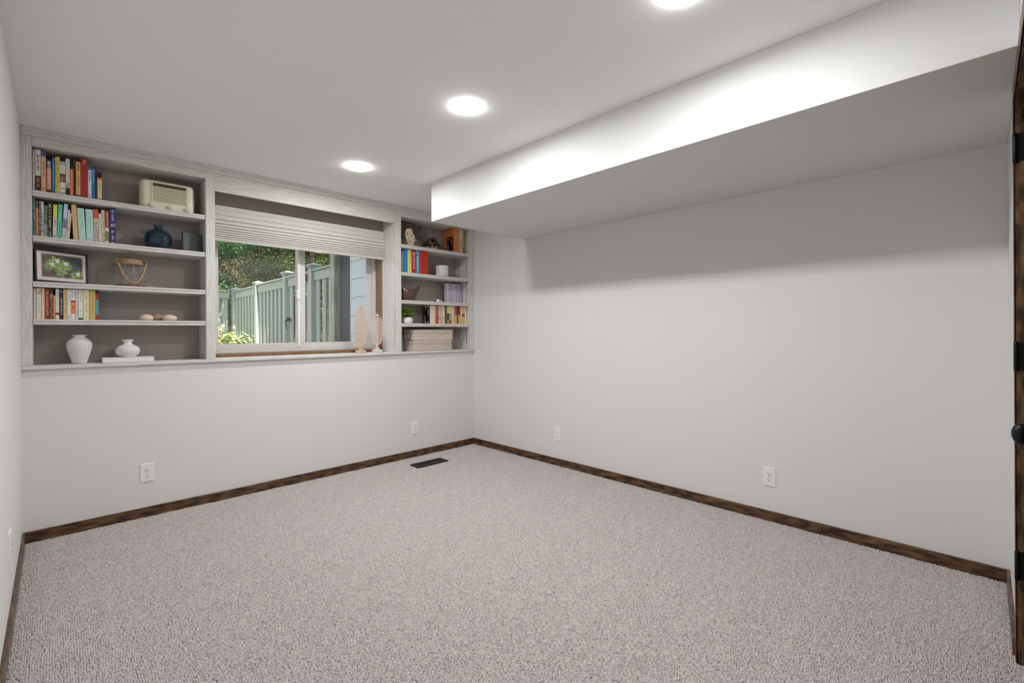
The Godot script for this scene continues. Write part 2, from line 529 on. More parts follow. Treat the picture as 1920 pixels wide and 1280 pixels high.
func built_ins() -> void:
	bookcase("whitewashed built-in bookcase holding the radio and framed painting", -3.3865, -2.5143, -3.4325, -2.4615)
	bookcase("whitewashed built-in bookcase holding the wicker basket and portrait print", -0.911, -0.0655, -0.972, 0.0)
	# ledge, crown and header
	structure("trim_1", span(Vector3(-W, 1.0155, -0.36), Vector3(0, LEDGE - HAIR, 0.0265), 0.003, 0), M.washed_wood, "long whitewashed ledge below window and bookcases", "ledge")
	var m := MB.new()
	m.span(Vector3(-W, 2.394, 0.0), Vector3(0, H, 0.030), 0.003, 0, Vector2(0.3, 0.7))
	m.span(Vector3(-W, 2.421, 0.028), Vector3(0, H, 0.040), 0.003, 0, Vector2(1.3, 0.2))
	structure("trim_2", m.done(), M.washed_wood, "whitewashed moulding along the ceiling over the bookcases", "moulding")
	structure("trim_3", span(Vector3(-2.4615, 2.268, -0.006), Vector3(-0.972, 2.40, 0.012), 0.003, 0), M.washed_wood, "wide whitewashed header board above the window blind", "header")
	m = MB.new()
	m.span(Vector3(-2.4615, LEDGE, BACK), Vector3(-2.452, 2.40, 0.0), 0.001, 1, Vector2(0.4, 0.2))
	m.span(Vector3(-0.982, LEDGE, BACK), Vector3(-0.972, 2.40, 0.0), 0.001, 1, Vector2(1.4, 0.9))
	structure("trim_4", m.done(), M.washed_wood, "whitewashed side boards lining the window recess", "side board")
	m = MB.new()
	m.span(Vector3(-2.452, 2.34, BACK), Vector3(-0.982, 2.36, -0.006))
	m.span(Vector3(-2.452, 2.225, BACK), Vector3(-0.982, 2.34, BACK + 0.012))
	structure("trim_5", m.done(), M.taupe_paint, "taupe painted recess above the window blind", "recess")
	# oak liner
	m = MB.new()
	m.span(Vector3(-2.452, LEDGE, -0.36), Vector3(-0.982, 1.062, BACK - 0.001), 0.002, 0, Vector2(0.2, 0.1))
	m.span(Vector3(-0.982, 1.0625, -0.352), Vector3(-0.964, 2.235, BACK - 0.001), 0.002, 1, Vector2(0.9, 0.5))
	m.span(Vector3(-2.47, 1.0625, -0.352), Vector3(-2.452, 2.235, BACK - 0.001), 0.002, 1, Vector2(0.6, 0.8))
	m.span(Vector3(-2.452, 2.217, -0.36), Vector3(-0.982, 2.235, BACK - 0.001), 0.002, 0, Vector2(0.1, 0.3))
	structure("trim_6", m.done(), M.oak, "stained oak liner round the window", "window liner")
	window()
	blind()

func window() -> void:
	var t := thing("window_1", "white sliding window looking out on the garden fence", "window", Vector3(-1.71, 1.062, -0.39), "", "structure")
	var x0 := -2.448
	var x1 := -0.976
	var y0 := 1.0625
	var y1 := 2.216
	var zb := -0.44
	var zf := -0.355
	board("frame_sill", Vector3(x0, y0, zb), Vector3(x1, y0 + 0.03, zf), t, M.vinyl, 0.003)
	board("frame_head", Vector3(x0, y1 - 0.03, zb), Vector3(x1, y1, zf), t, M.vinyl, 0.003)
	board("frame_jamb", Vector3(x0, y0 + 0.03, zb), Vector3(x0 + 0.03, y1 - 0.03, zf), t, M.vinyl, 0.003)
	board("frame_jamb", Vector3(x1 - 0.03, y0 + 0.03, zb), Vector3(x1, y1 - 0.03, zf), t, M.vinyl, 0.003)
	# the two sashes, the left one in front
	for s in [[x0 + 0.03, -1.672, -0.392, -0.362], [-1.735, x1 - 0.03, -0.43, -0.398]]:
		var sash := Node3D.new()
		sash.name = "sash"
		t.add_child(sash, true)
		sash.position = Vector3((s[0] + s[1]) / 2, y0 + 0.03, s[2]) - t.position
		var at := func(called: String, a: Vector3, b: Vector3, m: Material, bev := 0.003):
			var mm := MB.new()
			mm.box(Vector3.ZERO, (b - a).abs(), bev)
			obj(called, mm.done(), m, sash, (a + b) * 0.5 - t.position - sash.position)
		var st := 0.055
		at.call("rail", Vector3(s[0], y0 + 0.03, s[2]), Vector3(s[1], y0 + 0.076, s[3]), M.vinyl)
		at.call("rail", Vector3(s[0], y1 - 0.076, s[2]), Vector3(s[1], y1 - 0.03, s[3]), M.vinyl)
		at.call("stile", Vector3(s[0], y0 + 0.076, s[2]), Vector3(s[0] + (0.06 if s[0] > -2 else 0.064), y1 - 0.076, s[3]), M.vinyl)
		at.call("stile", Vector3(s[1] - (0.063 if s[1] < -1.5 else 0.052), y0 + 0.076, s[2]), Vector3(s[1], y1 - 0.076, s[3]), M.vinyl)
		at.call("pane", Vector3(s[0] + 0.04, y0 + 0.07, (s[2] + s[3]) / 2 - 0.0001), Vector3(s[1] - 0.04, y1 - 0.07, (s[2] + s[3]) / 2 + 0.0001), M.pane, 0.0)
	# pull bar along the meeting stile and the latch
	board("pull_bar", Vector3(-1.741, y0 + 0.04, -0.362), Vector3(-1.722, y1 - 0.05, -0.350), t, M.white_plastic, 0.003)
	var latch := board("latch", Vector3(-1.752, 1.525, -0.352), Vector3(-1.722, 1.612, -0.338), t, M.white_plastic, 0.005)
	obj("lever", piped([Vector3(-0.004, 0.02, 0.006), Vector3(-0.014, 0.012, 0.016), Vector3(-0.018, -0.012, 0.018), Vector3(-0.016, -0.03, 0.012)], 0.005, 8), M.white_plastic, latch)

func blind() -> void:
	var t := thing("window_blind", "pale grey fabric shade gathered in folds over the window", "blind", Vector3(-1.717, 1.94, -0.2))
	var x0 := -2.448
	var x1 := -0.986
	var y := 2.214
	board("head_rail", Vector3(x0, 2.180, -0.213), Vector3(x1, 2.214, -0.175), t, M.shade_cloth, 0.003)
	var zs := -0.186
	y = 2.196
	var hs := [0.050, 0.040, 0.031, 0.025, 0.0205, 0.018, 0.0165, 0.0155, 0.0145, 0.0135]
	for i in hs.size():
		var hgt: float = hs[i]
		var deep := 0.012 + 0.019 * sin(minf(float(i) / 6.0, 1.0) * PI * 0.5)
		if i > 7: deep -= 0.004 * (i - 7)
		var P := []
		for k in 9:
			var q := k / 8.0
			# bulges outward below the middle and tucks back under
			var zz := zs + deep * (sin(q * PI * 0.62) if q < 0.9 else sin(0.9 * PI * 0.62) * (1.0 - (q - 0.9) * 3.5))
			P.append(Vector2(zz, y - q * (hgt + 0.004)))
		for k in range(8, -1, -1): P.append(P[k] + Vector2(-0.0022, 0.0))
		var poly := PackedVector2Array(P)
		var m := MB.new()
		m.prism(poly, x1 - x0, Transform3D(Basis(Vector3(0, 0, 1), Vector3(0, 1, 0), Vector3(1, 0, 0)), Vector3((x0 + x1) / 2, 0, 0) - t.position), true)
		obj("fold", m.done(), M.shade_cloth, t)
		y -= hgt
	board("bottom_bar", Vector3(x0, 1.938, -0.192), Vector3(x1, 1.9605, -0.168), t, M.shade_cloth, 0.004)
	board("pull_tab", Vector3(-1.66, 1.932, -0.170), Vector3(-1.60, 1.9385, -0.166), t, M.shade_cloth, 0.001)

func outlet(label: String, at: Vector3, turn: float) -> void:
	var t := thing("wall_outlet", label, "outlet", at)
	t.rotation.y = turn
	var m := MB.new()
	m.prism(rounded(0.075, 0.124, 0.004), 0.004, Transform3D(Basis.IDENTITY, Vector3(0, 0, 0.002)))
	m.box(Vector3(0, 0, 0.0045), Vector3(0.069, 0.118, 0.003), 0.0022)
	obj("cover_plate", m.done(), M.white_plastic, t)
	for s in [-1.0, 1.0]:
		var r := obj("receptacle", plate(ellipse(0.0165, 0.0145, 28), 0.003, true), M.white_plastic, t, Vector3(0, s * 0.0195, 0.0068))
		obj("slot", block(Vector3(0.0022, 0.0085, 0.0006), 0), M.slot_dark, r, Vector3(-0.0065, 0.0035, 0.0016))
		obj("slot", block(Vector3(0.0022, 0.0065, 0.0006), 0), M.slot_dark, r, Vector3(0.0065, 0.0035, 0.0016))
		obj("ground_hole", plate(ellipse(0.0027, 0.0027, 12), 0.0006), M.slot_dark, r, Vector3(0, -0.0065, 0.0016))
	obj("screw", plate(ellipse(0.003, 0.003, 12), 0.0015, true), M.tin, t, Vector3(0, 0, 0.0062))

func floor_vent() -> void:
	var t := thing("floor_vent", "dark metal floor register set in the carpet below the window", "vent", Vector3(-0.794, 0.0, 0.306))
	var m := MB.new()
	for a in [[Vector3(0, 0, -0.058), Vector3(0.336, 0.005, 0.022)], [Vector3(0, 0, 0.058), Vector3(0.336, 0.005, 0.022)], [Vector3(-0.155, 0, 0), Vector3(0.026, 0.005, 0.096)], [Vector3(0.155, 0, 0), Vector3(0.026, 0.005, 0.096)]]:
		m.box(a[0] + Vector3(0, 0.0045, 0), a[1] + Vector3(0, 0.003, 0), 0.0012)
	obj("frame", m.done(), M.vent_metal, t)
	var slat := block(Vector3(0.284, 0.0015, 0.009), 0.0005)
	for i in 8: obj("slat", slat, M.vent_metal, t, Vector3(0, 0.0046, -0.0425 + i * 0.0121), Vector3(0.5, 0, 0))
	for x in [-0.07, 0.07]: obj("divider", block(Vector3(0.004, 0.004, 0.094), 0.0005), M.vent_metal, t, Vector3(x, 0.0035, 0))
	obj("damper", block(Vector3(0.29, 0.001, 0.1), 0), M.vent_metal, t, Vector3(0, 0.0009, 0))

func door() -> void:
	var t := thing("door_1", "dark stained wooden door with black hinges and oval knob", "door", Vector3(-1.17, 0, ZR + 0.04), "", "structure")
	var xa := -1.56
	var xb := -0.78
	var top := 2.066
	var c := ZR - 0.0065
	var add := func(called: String, a: Vector3, b: Vector3, bev := 0.003, grain := -1): return board(called, a, b, t, M.stained_alder, bev, grain)
	add.call("casing", Vector3(xb, 0, c), Vector3(xb + 0.059, 2.125, ZR), 0.002)
	add.call("casing", Vector3(xa - 0.059, 0, c), Vector3(xa, 2.125, ZR), 0.002)
	add.call("head_casing", Vector3(xa, top, c), Vector3(xb, 2.125, ZR), 0.002)
	add.call("jamb", Vector3(xb, 0, c + 0.001), Vector3(xb + 0.014, top, ZR + 0.13), 0.001)
	add.call("jamb", Vector3(xa - 0.014, 0, c + 0.001), Vector3(xa, top, ZR + 0.13), 0.001)
	add.call("head_jamb", Vector3(xa, top, c + 0.001), Vector3(xb, top + 0.014, ZR + 0.13), 0.001)
	var z0 := ZR + 0.04
	var z1 := ZR + 0.075
	# leaf: stiles, rails and three sunk panels
	var leaf := Node3D.new()
	leaf.name = "leaf"
	t.add_child(leaf, true)
	var part := func(called: String, a: Vector3, b: Vector3, grain: int):
		var mm := MB.new()
		mm.box(Vector3.ZERO, (b - a).abs(), 0.003, grain, Vector2(rng.randf() * 4, rng.randf() * 4))
		obj(called, mm.done(), M.stained_alder, leaf, (a + b) * 0.5 - t.position)
	part.call("stile", Vector3(xa + 0.003, 0.012, z0), Vector3(xa + 0.113, top - 0.003, z1), 1)
	part.call("stile", Vector3(xb - 0.113, 0.012, z0), Vector3(xb - 0.003, top - 0.003, z1), 1)
	for r in [[0.012, 0.21], [0.96, 1.09], [top - 0.125, top - 0.003]]:
		part.call("rail", Vector3(xa + 0.113, r[0], z0), Vector3(xb - 0.113, r[1], z1), 0)
	for r in [[0.21, 0.96], [1.09, top - 0.125]]:
		part.call("panel", Vector3(xa + 0.113, r[0], z0 + 0.009), Vector3(xb - 0.113, r[1], z1 - 0.009), 1)
	for y in [1.888, 1.126, 0.361]:
		var hg := board("hinge", Vector3(xb - 0.0018, y - 0.051, c + 0.006), Vector3(xb, y + 0.051, c + 0.04), t, M.black_metal, 0.0005)
		obj("barrel", turned([Vector2(0, -0.055), Vector2(0.004, -0.055), Vector2(0.0065, -0.0515), Vector2(0.0065, -0.018), Vector2(0.006, -0.0175), Vector2(0.0065, -0.017), Vector2(0.0065, 0.017), Vector2(0.006, 0.0175), Vector2(0.0065, 0.018), Vector2(0.0065, 0.0515), Vector2(0.004, 0.055), Vector2(0, 0.056)], 16), M.black_metal, hg, Vector3(-0.005, 0, -0.019))
	var k := Node3D.new()
	k.name = "knob"
	t.add_child(k, true)
	k.position = Vector3(-1.4, 0.937, z0) - t.position
	k.rotation = Vector3(-PI / 2, 0, 0)
	obj("rosette", turned([Vector2(0.031, 0.0), Vector2(0.031, 0.004), Vector2(0.026, 0.008), Vector2(0.012, 0.0105)], 28), M.black_metal, k)
	obj("neck", turned([Vector2(0.0105, 0.008), Vector2(0.0105, 0.036)], 20), M.black_metal, k)
	var m := MB.new()
	var pr := []
	for i in 17:
		var q := PI * i / 16.0
		pr.append(Vector2(sin(q) * 0.0215, -cos(q) * 0.0185))
	m.lathe(pr, 28)
	var egg := obj("handle", m.done(), M.black_metal, k, Vector3(0, 0.054, 0))
	egg.scale = Vector3(1.0, 1.0, 1.36)

# ------------------------------------------------------------------ books
const CELL := Vector2i(44, 160)
var atlas: Image
var cells := 0

func book_mesh(w: float, h: float, d: float, cell: int, hard: bool) -> Array:
	# [cover, pages]; spine at z = 0, foot at y = 0
	var per := 2048 / CELL.x
	var ox := float((cell % per) * CELL.x)
	var oy := float((cell / per) * CELL.y)
	var u0 := (ox + 1.0) / 2048.0
	var u1 := (ox + 35.0) / 2048.0
	var v0 := (oy + 1.0) / 512.0
	var v1 := (oy + CELL.y - 1.0) / 512.0
	var plain := Vector2((ox + 40.0) / 2048.0, (oy + CELL.y * 0.5) / 512.0)
	var m := MB.new()
	var b := 0.0022 if hard else 0.0009
	var bulge := minf(w * 0.12, 0.004) if hard else 0.0006
	for s in [-1.0, 1.0]:
		m.box(Vector3(s * (w - b) * 0.5, h * 0.5, -d * 0.5), Vector3(b, h, d), b * 0.3)
	for i in m.t.size(): m.t[i] = plain
	var k := 6
	var pts := []
	for i in k + 1:
		var q := -1.0 + 2.0 * i / k
		pts.append(Vector2(q * w * 0.5, bulge * (1.0 - q * q)))
	for i in k:
		var a: Vector2 = pts[i]
		var c: Vector2 = pts[i + 1]
		var na := Vector3(a.x / w * bulge * 30.0, 0, 1).normalized()
		var nc := Vector3(c.x / w * bulge * 30.0, 0, 1).normalized()
		var ta := lerpf(u0, u1, float(i) / k)
		var tc := lerpf(u0, u1, float(i + 1) / k)
		m.tri(Vector3(a.x, 0, a.y), Vector3(c.x, 0, c.y), Vector3(c.x, h, c.y), na, nc, nc, Vector2(ta, v1), Vector2(tc, v1), Vector2(tc, v0))
		m.tri(Vector3(a.x, 0, a.y), Vector3(c.x, h, c.y), Vector3(a.x, h, a.y), na, nc, na, Vector2(ta, v1), Vector2(tc, v0), Vector2(ta, v0))
		for y in [0.0, h]:
			var nn := Vector3(0, 1 if y > 0 else -1, 0)
			m.quad([Vector3(a.x, y, a.y), Vector3(c.x, y, c.y), Vector3(c.x, y, -0.002), Vector3(a.x, y, -0.002)], nn, [plain, plain, plain, plain])
	m.quad([Vector3(-w / 2, 0, -0.002), Vector3(w / 2, 0, -0.002), Vector3(w / 2, h, -0.002), Vector3(-w / 2, h, -0.002)], Vector3(0, 0, -1), [plain, plain, plain, plain])
	var p := MB.new()
	var inset := 0.003 if hard else 0.0004
	p.box(Vector3(0, h * 0.5, -(d - inset) * 0.5 - 0.001), Vector3(w - 2.0 * b, h - 2.0 * inset, d - inset - 0.002), 0.0)
	return [m.done(), p.done()]

func ink_spine(base: Color, bands: Array, marks: Array) -> int:
	var per := 2048 / CELL.x
	var o := Vector2i((cells % per) * CELL.x, (cells / per) * CELL.y)
	atlas.fill_rect(Rect2i(o, CELL), base)
	var hgt := float(CELL.y)
	for b in bands:
		atlas.fill_rect(Rect2i(o.x, o.y + int(b[0] * hgt), 36, int((b[1] - b[0]) * hgt) + 1), dye(b[2], b[3], b[4]))
	for k in marks:
		var c := dye(k[2], k[3], k[4])
		if k.size() > 5:   # mottled print
			for i in int(5 + (k[1] - k[0]) * 110):
				atlas.fill_rect(Rect2i(o.x + rng.randi_range(2, 30), o.y + int(lerpf(k[0], k[1], rng.randf()) * hgt), rng.randi_range(2, 6), rng.randi_range(2, 7)), c.lerp(base, rng.randf() * 0.5))
			continue
		var y: float = k[0] * hgt
		while y < k[1] * hgt:   # a line of lettering that runs down the spine, too small to read
			var l := rng.randi_range(2, 4)
			if rng.randf() < 0.85:
				atlas.fill_rect(Rect2i(o.x + 11 + rng.randi_range(0, 2), o.y + int(y), 11 + rng.randi_range(0, 4), l), c)
				if rng.randf() < 0.6: atlas.fill_rect(Rect2i(o.x + 14, o.y + int(y) + 1, 5, maxi(l - 2, 1)), base)
			y += l + 2
	cells += 1
	return cells - 1

func book(label: String, xl: float, xr: float, yt: float, foot: float, z: float, c: Array, bands := [], marks := [], lean := 0.0, hard := false, group := "", deep := 0.0) -> Node3D:
	var ym := yt + 20.0
	var a := at_z(xl, ym, z)
	var b := at_z(xr, ym, z)
	var top := at_z((xl + xr) * 0.5, yt, z).y
	if a.x < -2.0: a.x = maxf(a.x, -3.3825)
	else:
		b.x = minf(b.x, -0.0705)
		a.x = maxf(a.x, -0.907)
	var w := maxf((b.x - a.x) * (cos(lean) if lean != 0.0 else 1.0) - 0.0008, 0.006)
	var roof := 2.343
	for y in SHELVES:
		if y > foot + 0.05: roof = minf(roof, y - 0.033)
	var h := minf(top, roof - 0.003) - foot
	var d := deep if deep > 0.0 else clampf(h * 0.66, 0.10, 0.175)
	var t := thing("book", label, "book", Vector3((a.x + b.x) * 0.5, foot, z), group)
	t.rotation.z = lean
	var cell := ink_spine(dye(c[0], c[1], c[2]), bands, marks)
	var parts := book_mesh(w, h, d, cell, hard)
	obj("cover", parts[0], M.book_print, t)
	obj("pages", parts[1], M.page_paper, t)
	if lean != 0.0: t.position.y += absf(sin(lean)) * w * 0.5
	return t

func title(t: Node3D, text: String, size: float, y: float, c: Color, x := 0.0, bold := true) -> void:
	var f := SystemFont.new()
	f.font_names = PackedStringArray(["Droid Sans"])
	f.font_weight = 700 if bold else 400
	var m := TextMesh.new()
	m.font = f
	m.text = text
	m.font_size = 32
	m.pixel_size = size / 32.0
	m.depth = 0.0004
	var o := obj("title", m, null, t, Vector3(x, y, 0.0022), Vector3(0, 0, -PI / 2))
	var k := "ink_%s" % c.to_html(false)
	if not M.has(k): mat(k, c, 0.6)
	o.material_override = M[k]

func all_books() -> void:
	atlas = Image.create(2048, 512, false, Image.FORMAT_RGBA8)
	atlas.fill(Color.WHITE)
	var bm := mat("book_print", Color.WHITE, 0.5)
	var dk := [40, 36, 34]
	# --- shelf with the radio
	var s: float = SHELVES[0]
	var where := " on the shelf with the cream radio"
	var grp := "books beside the radio"
	var z := -0.02
	var L1 := [
		["slim ivory book at the end", 61.0, 65.2, 280.0, [205, 198, 182], [], [[0.1, 0.6, 150, 140, 120]], false],
		["white book with maroon lower spine", 65.8, 76.5, 280.5, [216, 206, 200], [[0.62, 1.0, 92, 36, 38]], [[0.13, 0.5, 70, 55, 50], [0.68, 0.85, 200, 150, 140]], true],
		["tan book with a blue picture at its top", 77.0, 86.0, 283.8, [216, 178, 122], [[0.0, 0.12, 72, 82, 160]], [[0.25, 0.6, 150, 100, 50], [0.88, 0.94, 60, 40, 30]], false],
		["orange and navy guidebook with bold white title", 86.7, 96.9, 298.5, [226, 96, 50], [[0.0, 0.27, 32, 40, 70], [0.9, 1.0, 30, 38, 70]], [], false],
		["slim bright blue book", 98.0, 102.5, 296.0, [22, 132, 192], [], [[0.15, 0.7, 120, 190, 220]], false],
		["slim lemon yellow book", 103.4, 106.7, 294.5, [226, 196, 52], [], [[0.1, 0.8, 120, 100, 20]], false],
		["slim amber yellow book", 107.0, 112.0, 294.5, [232, 196, 92], [], [[0.08, 0.7, 150, 110, 30]], false],
		["cream book with a brown photograph on its spine", 112.3, 122.7, 302.7, [226, 216, 202], [[0.0, 0.11, 164, 190, 192], [0.37, 0.61, 96, 56, 40], [0.9, 1.0, 168, 190, 192]], [[0.16, 0.33, 190, 170, 150], [0.79, 0.83, 60, 40, 30], [0.42, 0.58, 190, 140, 110, 1]], true],
		["white book with a black foot", 123.1, 130.8, 297.6, [208, 203, 203], [[0.79, 1.0, 40, 36, 34]], [[0.62, 0.8, 60, 60, 60, 1]], false],
		["orange book with a black top", 131.0, 137.4, 311.0, [242, 122, 50], [[0.0, 0.1, 40, 26, 22]], [[0.12, 0.6, 250, 170, 120]], false],
		["dark brown book with olive edge", 137.5, 142.1, 297.0, [62, 34, 26], [], [[0.05, 0.18, 150, 90, 80]], false],
		["golden yellow book with dark lettering", 142.4, 151.0, 303.4, [226, 172, 62], [[0.92, 1.0, 120, 50, 30]], [[0.03, 0.25, 60, 40, 20], [0.4, 0.7, 150, 100, 30]], false],
		["thick deep red book", 151.3, 164.6, 297.0, [168, 30, 42], [], [[0.06, 0.16, 220, 170, 170]], true],
		["white book with a green top and blue title", 164.9, 171.7, 307.6, [205, 214, 226], [[0.0, 0.17, 30, 120, 90]], [[0.2, 0.5, 40, 90, 160], [0.85, 0.95, 200, 60, 50]], false],
		["blue book next to the white one", 172.0, 178.0, 316.0, [16, 112, 178], [], [[0.05, 0.5, 170, 210, 230]], false],
		["dark navy book near the end of the row", 178.2, 182.2, 319.4, [24, 42, 62], [], [], false],
		["cream and orange black-topped book ending the row", 182.5, 191.0, 323.0, [234, 202, 142], [[0.0, 0.2, 22, 20, 22], [0.2, 0.28, 236, 120, 54], [0.92, 1.0, 236, 110, 50]], [[0.35, 0.75, 190, 150, 90]], false],
	]
	for r in L1:
		var t := book(r[0] + where, r[1], r[2], r[3], s, z, r[4], r[5], r[6], 0.0, r[7], grp)
		if "guidebook" in r[0]:
			title(t, "MOON", 0.019, 0.165, Color(0.93, 0.93, 0.92))
			title(t, "MINNESOTA", 0.0185, 0.08, Color(0.96, 0.95, 0.93))
	# --- shelf with the blue bottle
	s = SHELVES[1]
	where = " on the shelf with the blue bottle"
	grp = "books beside the blue bottle"
	var L2 := [
		["teal book at the end", 60.0, 66.4, 371.0, [46, 112, 106], [], [[0.15, 0.6, 170, 200, 190], [0.92, 0.96, 220, 230, 220]], 0.0, true],
		["orange brown book with a dark top", 66.9, 72.4, 376.0, [200, 126, 70], [[0.0, 0.2, 66, 58, 56]], [[0.05, 0.15, 170, 160, 150]], 0.0, false],
		["slim black and white patterned book", 72.9, 77.2, 377.0, [70, 72, 80], [], [[0.0, 1.0, 200, 200, 206, 1]], 0.0, false],
		["white book with black zigzag print", 77.3, 82.0, 378.0, [206, 206, 206], [], [[0.3, 0.85, 40, 44, 52, 1]], 0.0, false],
		["grey green mottled book", 82.4, 88.9, 385.0, [84, 98, 100], [[0.6, 1.0, 170, 172, 176]], [[0.0, 0.6, 150, 160, 90, 1], [0.6, 0.9, 90, 100, 110, 1]], 0.0, false],
		["charcoal book with yellow lettering", 89.2, 97.7, 380.0, [54, 54, 56], [], [[0.05, 0.4, 220, 200, 90], [0.48, 0.7, 220, 200, 90], [0.82, 0.95, 180, 180, 180]], 0.0, false],
		["white book with a yellow top", 98.4, 106.2, 383.0, [206, 201, 196], [[0.0, 0.37, 236, 222, 52]], [[0.03, 0.09, 40, 40, 30], [0.12, 0.34, 190, 190, 40], [0.4, 0.65, 110, 110, 110], [0.92, 0.96, 50, 50, 60]], -0.018, false],
		["mint green book with dark green lettering", 106.6, 114.4, 383.0, [82, 202, 162], [], [[0.08, 0.25, 40, 130, 100], [0.45, 0.95, 30, 110, 90]], -0.035, false],
		["pale lavender book with large navy author name", 115.0, 122.8, 382.0, [192, 202, 226], [], [[0.03, 0.08, 90, 100, 130], [0.78, 0.95, 150, 160, 190]], -0.055, false],
		["cream patterned book leaning on the lavender one", 123.3, 127.4, 392.8, [222, 206, 182], [], [[0.3, 0.7, 110, 90, 80, 1]], -0.06, false],
		["slim cream book before the gap", 127.4, 129.8, 399.0, [226, 208, 162], [], [[0.1, 0.8, 180, 160, 110]], -0.07, false],
		["tan cloth book leaning over the gap", 137.7, 147.2, 384.5, [216, 178, 112], [], [[0.3, 0.7, 200, 150, 80]], 0.048, true],
		["pale turquoise book by the tan one", 148.2, 161.6, 391.0, [172, 214, 204], [[0.0, 1.0, 178, 216, 206]], [[0.1, 0.7, 130, 190, 175]], 0.05, true],
		["pale turquoise book by the orange one", 162.2, 176.0, 392.8, [176, 216, 208], [], [[0.1, 0.7, 135, 195, 180], [0.9, 0.94, 100, 160, 150]], 0.026, true],
		["mottled grey book with an orange top", 176.4, 185.8, 392.8, [196, 182, 170], [[0.0, 0.27, 214, 76, 26]], [[0.4, 1.0, 130, 110, 100, 1]], 0.02, false],
		["slim ivory book by the orange topped one", 186.0, 190.8, 400.8, [226, 212, 188], [], [[0.1, 0.7, 140, 110, 90]], 0.015, false],
		["cream book with dark speckled foot", 191.0, 196.8, 394.0, [220, 208, 186], [], [[0.05, 0.5, 70, 60, 50], [0.5, 1.0, 70, 60, 50, 1]], 0.01, false],
		["rust red book with an olive foot", 197.0, 204.4, 395.0, [160, 66, 46], [[0.52, 0.63, 220, 200, 190], [0.63, 0.92, 130, 128, 70], [0.92, 1.0, 220, 210, 170]], [[0.05, 0.5, 220, 170, 150]], 0.0, false],
		["thick navy book with silver lettering", 204.8, 216.6, 388.0, [26, 36, 94], [], [[0.04, 0.36, 180, 185, 215], [0.42, 0.56, 200, 205, 225, 1], [0.62, 0.88, 180, 185, 215], [0.94, 0.98, 220, 220, 235]], 0.0, true],
	]
	for r in L2:
		var t := book(r[0] + where, r[1], r[2], r[3], s, z, r[4], r[5], r[6], r[7], r[8], grp)
		if "lavender book with large" in r[0]: title(t, "CARRE", 0.0205, 0.098, Color(0.16, 0.20, 0.42))
	# --- shelf with the pebbles
	s = SHELVES[3]
	where = " on the shelf with the pebble ornaments"
	grp = "paperbacks beside the pebble ornaments"
	var L4 := [
		["pinkish white paperback at the end", 61.3, 67.6, 540.0, [222, 202, 196], [], [[0.02, 0.05, 40, 36, 36], [0.2, 0.85, 150, 130, 125]]],
		["ivory paperback with a brown stamp", 68.4, 77.0, 540.3, [226, 216, 200], [], [[0.06, 0.2, 130, 80, 40, 1], [0.28, 0.8, 170, 160, 140]]],
		["beige paperback", 77.4, 83.8, 540.5, [226, 198, 162], [], [[0.05, 0.5, 190, 130, 100]]],
		["rust red paperback", 84.1, 92.4, 541.0, [152, 46, 30], [], [[0.1, 0.85, 220, 150, 130]]],
		["black and cream patterned paperback", 92.8, 99.8, 541.3, [52, 46, 40], [], [[0.15, 1.0, 216, 186, 130, 1]]],
		["short orange paperback", 100.1, 104.0, 553.8, [240, 140, 50], [], []],
		["white paperback with a crimson band", 104.2, 111.1, 541.8, [214, 212, 210], [[0.77, 0.84, 150, 30, 50]], [[0.1, 0.7, 90, 120, 150]]],
		["black paperback with white lettering", 111.6, 118.5, 542.0, [40, 36, 40], [], [[0.03, 0.12, 190, 190, 200, 1], [0.3, 0.85, 210, 205, 200]]],
		["sandy orange paperback", 118.8, 125.6, 542.2, [218, 178, 122], [], [[0.1, 0.8, 150, 100, 50]]],
		["white paperback with grey lettering", 126.0, 132.8, 542.4, [226, 220, 214], [], [[0.2, 0.5, 150, 150, 150], [0.85, 0.95, 120, 130, 150]]],
		["white paperback with an orange picture", 133.1, 141.2, 542.6, [226, 221, 216], [[0.37, 0.8, 236, 130, 44], [0.37, 0.42, 110, 40, 30]], [[0.05, 0.3, 160, 150, 150], [0.55, 0.62, 60, 40, 30]]],
		["slim white paperback with red lettering", 141.6, 146.4, 542.8, [224, 216, 212], [], [[0.1, 0.9, 190, 70, 80]]],
		["pale green paperback with a dark foot", 146.9, 155.6, 543.0, [214, 220, 206], [[0.94, 1.0, 50, 50, 40]], [[0.06, 0.4, 140, 150, 140], [0.7, 0.75, 90, 90, 90]]],
		["wide cream paperback", 156.0, 167.4, 543.2, [232, 208, 168], [], [[0.03, 0.06, 60, 40, 40], [0.2, 0.75, 190, 150, 120]]],
		["olive gold paperback", 167.9, 179.0, 543.5, [196, 172, 86], [], [[0.06, 0.1, 240, 220, 120], [0.2, 0.85, 150, 125, 50]]],
		["slim paperback striped navy red and teal", 179.4, 185.0, 543.8, [60, 150, 156], [[0.0, 0.13, 28, 30, 60], [0.13, 0.31, 170, 40, 36], [0.84, 1.0, 170, 36, 36]], []],
	]
	for r in L4: book(r[0] + where, r[1], r[2], r[3], s, z, r[4], r[5], r[6], 0.0, false, grp, 0.115)
	# --- shelf with the portrait
	s = SHELVES[0]
	where = " on the shelf with the portrait print"
	grp = "books held by the upper bookend"
